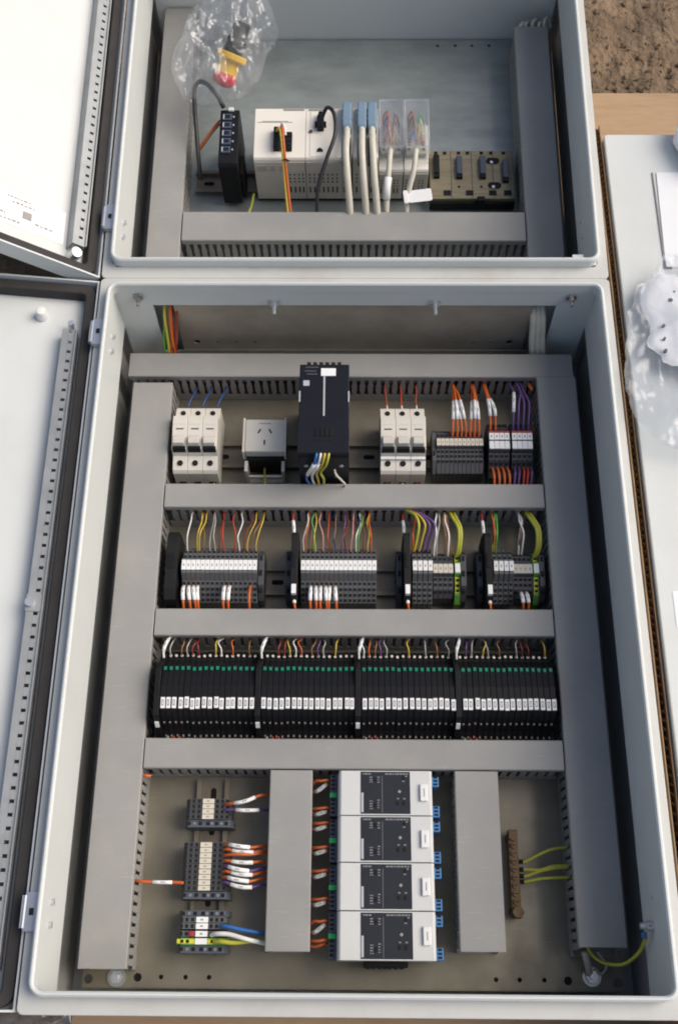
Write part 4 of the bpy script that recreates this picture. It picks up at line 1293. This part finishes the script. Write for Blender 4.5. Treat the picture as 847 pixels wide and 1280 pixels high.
# communication modules with blue plugs
def io_module(x, wd, label):
    t = thing('interface_module', label, 'module', (x, 1022, 40.1), 0, 'slim modules right of the white controller')
    a = plc_body(t, -wd / 2, wd / 2, 'plc_white')
    vents(a, (-wd * .25, wd * .1), -41.3, RV)
    box(-wd / 2 + .4, wd / 2 - .4, -38, 38, 2, 8).build('foot', 'black_soft', t)
    return t
for x, wd, l in ((-10, 12.8, 'slim white module carrying the single blue plug'), (8.6, 22.0, 'slim white module carrying the paired blue plugs'), (25.6, 10.6, 'narrow white module between the blue plugs and the clear covers')):
    t = io_module(x, wd, l)
for k, x in enumerate((-10, 9.5, 22.5)):
    wd = 5.8
    t = thing('cable_plug', '%s blue cable plug at the top of the modules' % ('left', 'middle', 'right')[k], 'plug', (x, 1040, 130.2), 0, 'blue cable plugs')
    MB().prism([(-20, 0), (-20, 13), (-16, 16), (17, 17), (23, 12), (23, 0)], 'x', -wd, wd).build('shell', 'io_blue', t, 1.6)
    MB().cyl((0, 9), 'y', -26, -20, 4.4, 12).build('grommet', 'black_soft', t)
    for y in (-8, 0, 8):
        box(-wd - .3, wd + .3, y - .7, y + .7, 10, 16.2).build('rib', 'io_blue', t)
    box(-wd + .6, wd - .6, -70, -27, 0.2, 2.5).build('latch_plate', 'black_soft', t)
    wire('%s thick grey cable hanging from a blue plug' % ('left', 'middle', 'right')[k], [(x, 1021, 140), (x, 1006, 146), (x - 1 + k, 980, 147), (x + 1 + k, 950, 132), (x + 4 + k * 1.2, 926, 106), (x + 5 + k * 1.5, 912, 84)], 'cable_grey', 4.5)

# modules with clear wiring covers
for k, (x, l) in enumerate(((48, 'left'), (81, 'right'))):
    t = thing('terminal_module', 'white module under the %s clear wiring cover' % l, 'module', (x, 1022, 40.1), 0, 'modules with clear wiring covers')
    a = plc_body(t, -16.2, 16.2, 'plc_white', -40, 34, 66)
    vents(a, (-12, -7, -2), -41.3, [(46, 48.4), (40, 42.4), (34, 36.4), (20, 31)], 2.2, 1.4)
    vents(a, (5, 9.5), -41.3, [(46, 48.4), (40, 42.4), (34, 36.4), (20, 31)], 2.2, 1.4)
    box(-15.8, 15.8, -38, 33, 2, 8).build('foot', 'black_soft', t)
    box(-13, 13, -20, 30, 66, 74).build('terminal_bed', 'cream', t, 0.6)
    mb = MB()
    for j in range(8):
        for sx in (-9.5, 9.5):
            mb.box(sx - 1.6, sx + 1.6, -14 + j * 5.6, -11 + j * 5.6, 73.6, 74.4)
    mb.build('wire_entry', 'hole', t)
    sh = MB()
    sh.box(-15.8, 15.8, -30, 50, 96, 97.2).box(-15.8, -14.8, -30, 50, 62, 95.9).box(14.8, 15.8, -30, 50, 62, 95.9).box(-14.7, 14.7, 48.8, 50, 62, 95.9).box(-14.7, 14.7, -30, -28.9, 74, 95.9)
    sh.build('clear_cover', 'clear_case', t)
    FR = MB()
    FR.box(-15.9, 15.9, 46, 47, 97.2, 98).box(-15.9, 15.9, -27, -26, 97.2, 98).box(-15.9, -14.9, -26, 46, 97.2, 98).box(14.9, 15.9, -26, 46, 97.2, 98)
    FR.build('cover_ridge', 'clear_edge', t)
    cols = ['yellow', 'red', 'white_wire', 'pink', 'grey_wire', 'blue', 'brown', 'orange'] if k == 0 else ['red', 'blue', 'yellow', 'pink', 'white_wire', 'brown', 'green', 'orange']
    random.seed(60 + k)
    for j, c in enumerate(cols):
        s_ = -1 if j % 2 else 1
        rr = 3.5 + j * 0.95
        yt = 1022 - 8 + j * 4
        P = [(x + s_ * .6 * j * .3, 1000, 122 + j * .6), (x + s_ * 1.2, 1010, 128), (x + s_ * (2 + rr * .2), yt + 8, 129 + random.uniform(-2, 2)), (x + s_ * rr * .55, yt + 18, 127), (x + s_ * rr, yt + 12, 122), (x + s_ * 9.4, yt + 2, 114)]
        cn = {'white_wire': 'white', 'grey_wire': 'grey'}.get(c, c)
        wire('%s loop of wire under the %s clear cover' % (cn, l), P, c, 1.5)
    wire('pale cable leaving the %s clear cover, %s' % (l, 'white tag low on it' if k == 0 else 'large white tag at its end'), [(x - .5, 1004, 121), (x - 2, 990, 134), (x - 4 - k, 965, 128), (x - 6 - k * 6, 940, 110), (x - 6 - k * 8, 914, 84)], 'cable_grey', 3.7)
lt = thing('cable_tag', 'large white cable tag hanging below the right clear cover', 'cable tag', (84, 938, 112))
MB().prism(rrect(-15, 16, -8, 8, 2.5), 'z', 0, 1.2).build('flag', 'tag', lt, 0.3)
MB().prism(rrect(-21, -15.2, -8.5, 8.5, 1.5), 'z', -1, 3).build('wrap', 'tag', lt, 0.5)
lt.matrix_world = lt.matrix_world @ Matrix.Rotation(math.radians(8), 4, 'Z') @ Matrix.Rotation(math.radians(18), 4, 'X')
tg2 = MB().tube([(43.5, 958, 124), (42, 948, 117), (41.5, 936, 107)], 5.0, 10).build('cable_tag', 'tag', None, 0, True)
tag(tg2, 'small white tag wrapped round the cable of the left clear cover', 'cable tag')

# bare brown module base
t = thing('module_base', 'bare brown plastic base with blue bus contacts right of the clear covers', 'module base', (159, 1008, 40.1))
box(-57, 57, -39, 39, 6, 24).build('base_plate', 'io_base', t, 0.8)
for x in (-57 + 29, 0, 28.5):
    box(x - .4, x + .4, -38.5, 38.8, 23.8, 24.5).build('seam', 'print_dark', t)
for x, m, y0, y1 in ((-48, 'black', -2, 28), (-17, 'bus_blue', -3, 26), (14.5, 'bus_blue', -3, 26), (45, 'bus_blue', -9, 20)):
    b = box(x - 4, x + 4, y0, y1, 23, 31).build('bus_contact', m, t, 1.2)
    box(x - 4, x + 4, y0 - 5, y0 - .2, 23, 29).build('contact_foot', 'black', b, 0.4)
for x in (-48, -36, -17, -5, 14, 27, 44):
    box(x - 2.2, x + 2.2, 33, 37, 23.6, 25).build('top_notch', 'hole', t)
for x, y in ((-34, -30), (-4, -30), (27, -30), (47, -30)):
    box(x - 5, x + 5, y - 4, y + 4, 23.6, 24.6).build('pocket', 'hole', t)
for x, y in ((29, 22), (30, -18)):
    MB().prism(rrect(x - 9, x + 9, y - 5, y + 5, 4.9, 5), 'z', 23.6, 24.7).build('cam_opening', 'hole', t)
    MB().cyl((x - 2, y - 3), 'z', 24, 26, 2.2, 10).build('screw', 'bright_zinc', t)
for x in (-18, 12):
    MB().cyl((x, -20), 'z', 23.8, 24.6, 1.8, 10).build('hole', 'hole', t)
box(6, 16, -43, -36, 10, 25.5).build('clip', 'black', t, 0.5)
box(-57, 57, -42, -39.1, 4, 18).build('lower_face', 'black_soft', t)

# black network switch
t = thing('network_switch', 'narrow black network switch with a row of blue ports, left of the white controller', 'network switch', (-164, 1018, 40.1))
MB().prism([(-45, 8), (-45, 84), (-42, 89), (41, 90), (44, 87), (44, 8)], 'x', -12.5, 12.5).build('case', 'black', t, 0.9)
box(12.6, 18, -36, -8, 8, 60).build('side_clip', 'black_soft', t, 0.8)
for k, y in enumerate((-22, -9, 4, 17, 30)):
    p = box(-9, 3, y - 5, y + 5, 88, 91.2).build('port', 'port_blue', t, 0.4)
    box(-6.5, .5, y - 2.4, y + 2.6, 91, 91.5).build('port_opening', 'hole', p)
    box(-8.4, -6.8, y - 3.6, y + 3.6, 91, 91.6).build('port_light', 'print_light', p)
    box(4.6, 6.4, y - 1.2, y + 1.2, 90, 91).build('indicator', 'print_light', t)
box(-2, 5, 39, 44, 88, 93).build('white_plug', 'white', t, 0.6)
wire('black cable looping from the top of the network switch to the left duct', [(-172, 1060, 134), (-180, 1070, 146), (-196, 1087, 150), (-208, 1088, 146), (-211, 1070, 136), (-209, 1040, 122), (-206, 1000, 100), (-205, 985, 84)], 'black_wire', 3.0)
wire('red-brown wire beside the top of the network switch', [(-178, 1048, 118), (-188, 1040, 112), (-198, 1028, 106), (-206, 1020, 100)], 'brown', 1.7)
wire('orange wire beside the top of the network switch', [(-178, 1052, 120), (-187, 1045, 114), (-197, 1033, 108), (-206, 1024, 102)], 'orange', 1.5)

# emergency stop in its bag
t = thing('emergency_stop', 'red and yellow emergency stop button with black base inside a clear bag', 'push button', (-162, 1122, 128))
dr = Vector((-.34, -.66, -.56)).to_track_quat('Z', 'Y').to_matrix().to_4x4()
t.matrix_world = FRAME[0] @ Matrix.Translation(Vector((-162, 1120, 158)) * MM) @ dr
def lathe(prof, n=28):
    vs, fs = [], []
    for r, z in prof:
        for k in range(n):
            a = 2 * math.pi * k / n
            vs.append((r * math.cos(a), r * math.sin(a), z))
    for j in range(len(prof) - 1):
        for k in range(n):
            s_ = (k + 1) % n
            fs.append((j * n + k, j * n + s_, (j + 1) * n + s_, (j + 1) * n + k))
    fs.append(list(range(n))[::-1])
    fs.append([(len(prof) - 1) * n + k for k in range(n)])
    return MB().add(vs, fs)
lathe([(9, -46), (11, -44), (11, -26), (13, -24), (13, -6)]).build('black_base', 'black', t, 0, True)
lathe([(19, -6), (20, -5), (20, 1), (18.5, 3)]).build('yellow_collar', 'estop_yellow', t, 0, False)
lathe([(13, 3), (13.5, 12), (14, 20)]).build('yellow_body', 'estop_yellow', t, 0, False)
lathe([(13.5, 20.2), (15, 22), (15, 29), (13, 34), (8, 37), (0.6, 38)]).build('red_head', 'estop_red', t, 0, True)

def crease(p, o):
    """height of a crumpled film: a few sharp folds over soft waves"""
    h = 0.5 * noise.noise(p * 1.3 + o)
    for f, a in ((1.1, .55), (2.3, .33), (4.6, .15)):
        q = p * f + o * (f + 1)
        q = q + Vector((noise.noise(q * .7), noise.noise(q * .7 + Vector((5, 5, 5))), 0)) * .5
        h += a * (1 - abs(noise.noise(q)) * 2.6)
    return h

def bag(name, label, loc, ax, seed, m, n=46, amp=0.3, layers=2, corner=2.6):
    """flat crumpled bag: an upper and a lower film meeting at an uneven edge"""
    o = Vector((seed * 7.3, seed * 3.1, seed * 1.7))
    mb = MB()
    for layer in range(layers):
        base = len(mb.v)
        vs, fs = [], []
        for j in range(n + 1):
            for i in range(n + 1):
                u, v = i / n * 2 - 1, j / n * 2 - 1
                # square to a rounded, ragged outline
                r = max(abs(u), abs(v))
                l = (abs(u) ** corner + abs(v) ** corner) ** (1 / corner)
                k = r / l if l > 1e-6 else 1
                a = math.atan2(v, u)
                e = Vector((math.cos(a), math.sin(a), 0))
                rag = 1 + .16 * noise.noise(e * 1.4 + o) + .07 * noise.noise(e * 4 + o) + .03 * noise.noise(e * 11 + o)
                x, y = u * k * rag, v * k * rag
                dome = max(0, 1 - r ** 2.2) ** .6
                h = crease(Vector((x, y, layer * 4.0)) * 1.5, o)
                z = dome * (1 if layer == 0 else -.55) + amp * h * (.35 + .65 * dome)
                vs.append((x * ax[0], y * ax[1], z * ax[2]))
        for j in range(n):
            for i in range(n):
                q = j * (n + 1) + i
                fs.append((q, q + 1, q + n + 2, q + n + 1))
        mb.add(vs, fs)
    ob = mb.build(name, m, None, 0, True)
    ob.matrix_world = FRAME[0] @ Matrix.Translation(Vector(loc) * MM)
    return tag(ob, label, 'bag')
b = bag('plastic_bag', 'clear crumpled plastic bag round the emergency stop button', (-172, 1142, 146), (60, 90, 44), 3, 'clear_film', 60, 0.42)
b.matrix_world = b.matrix_world @ Matrix.Rotation(math.radians(-14), 4, 'Z')

# pale cables at the end of the right duct
for k, (x, y) in enumerate(((228, 1232), (236, 1236), (246, 1238), (255, 1236), (262, 1240))):
    wire('%s pale cable end from the left at the top of the right duct' % ORD[k], [(x, 1210, 80), (x + 1, 1226, 92), (x + 3, y, 98), (x + 8, y + 6, 96 - 6 * (k % 2)), (x + 10 + k, y + 2 - 8 * (k % 2), 84)], 'cable_grey', 2.6)
FRAME[0] = Matrix.Identity(4)

# ------------------------------------------------------------------ loose bags
bag('plastic_bag', 'clear plastic bag of white parts lying on the closed grey box', (392, 650, 200), (88, 128, 24), 8, 'clear_film', 64, 0.55)
t = thing('parts_packet', 'white packet with small dark holes inside the bag on the closed box', 'packet', (402, 700, 196), math.radians(-6))
pb = bag('packet_body', 'x', (0, 0, 0), (74, 74, 7), 12, 'paper', 36, 0.75)
pb.matrix_world = Matrix.Identity(4)
pb.parent = t
for kk in ('label', 'category'):
    del pb[kk]
for x, y, r in ((-44, 22, 2.6), (-40, 34, 1.4), (-52, -13, 1.8), (-51, -30, 1.4), (-50, -46, 2.0), (-20, 4, 1.4), (-22, -36, 1.4)):
    MB().cyl((x, y), 'z', -2, 7.6, r, 10).build('screw_hole', 'print_dark', t)
bag('plastic_film', 'scrap of clear plastic film on the ground at the lower left corner', (-345, -40, -6), (60, 42, 9), 5, 'clear_film', 36, 0.7)
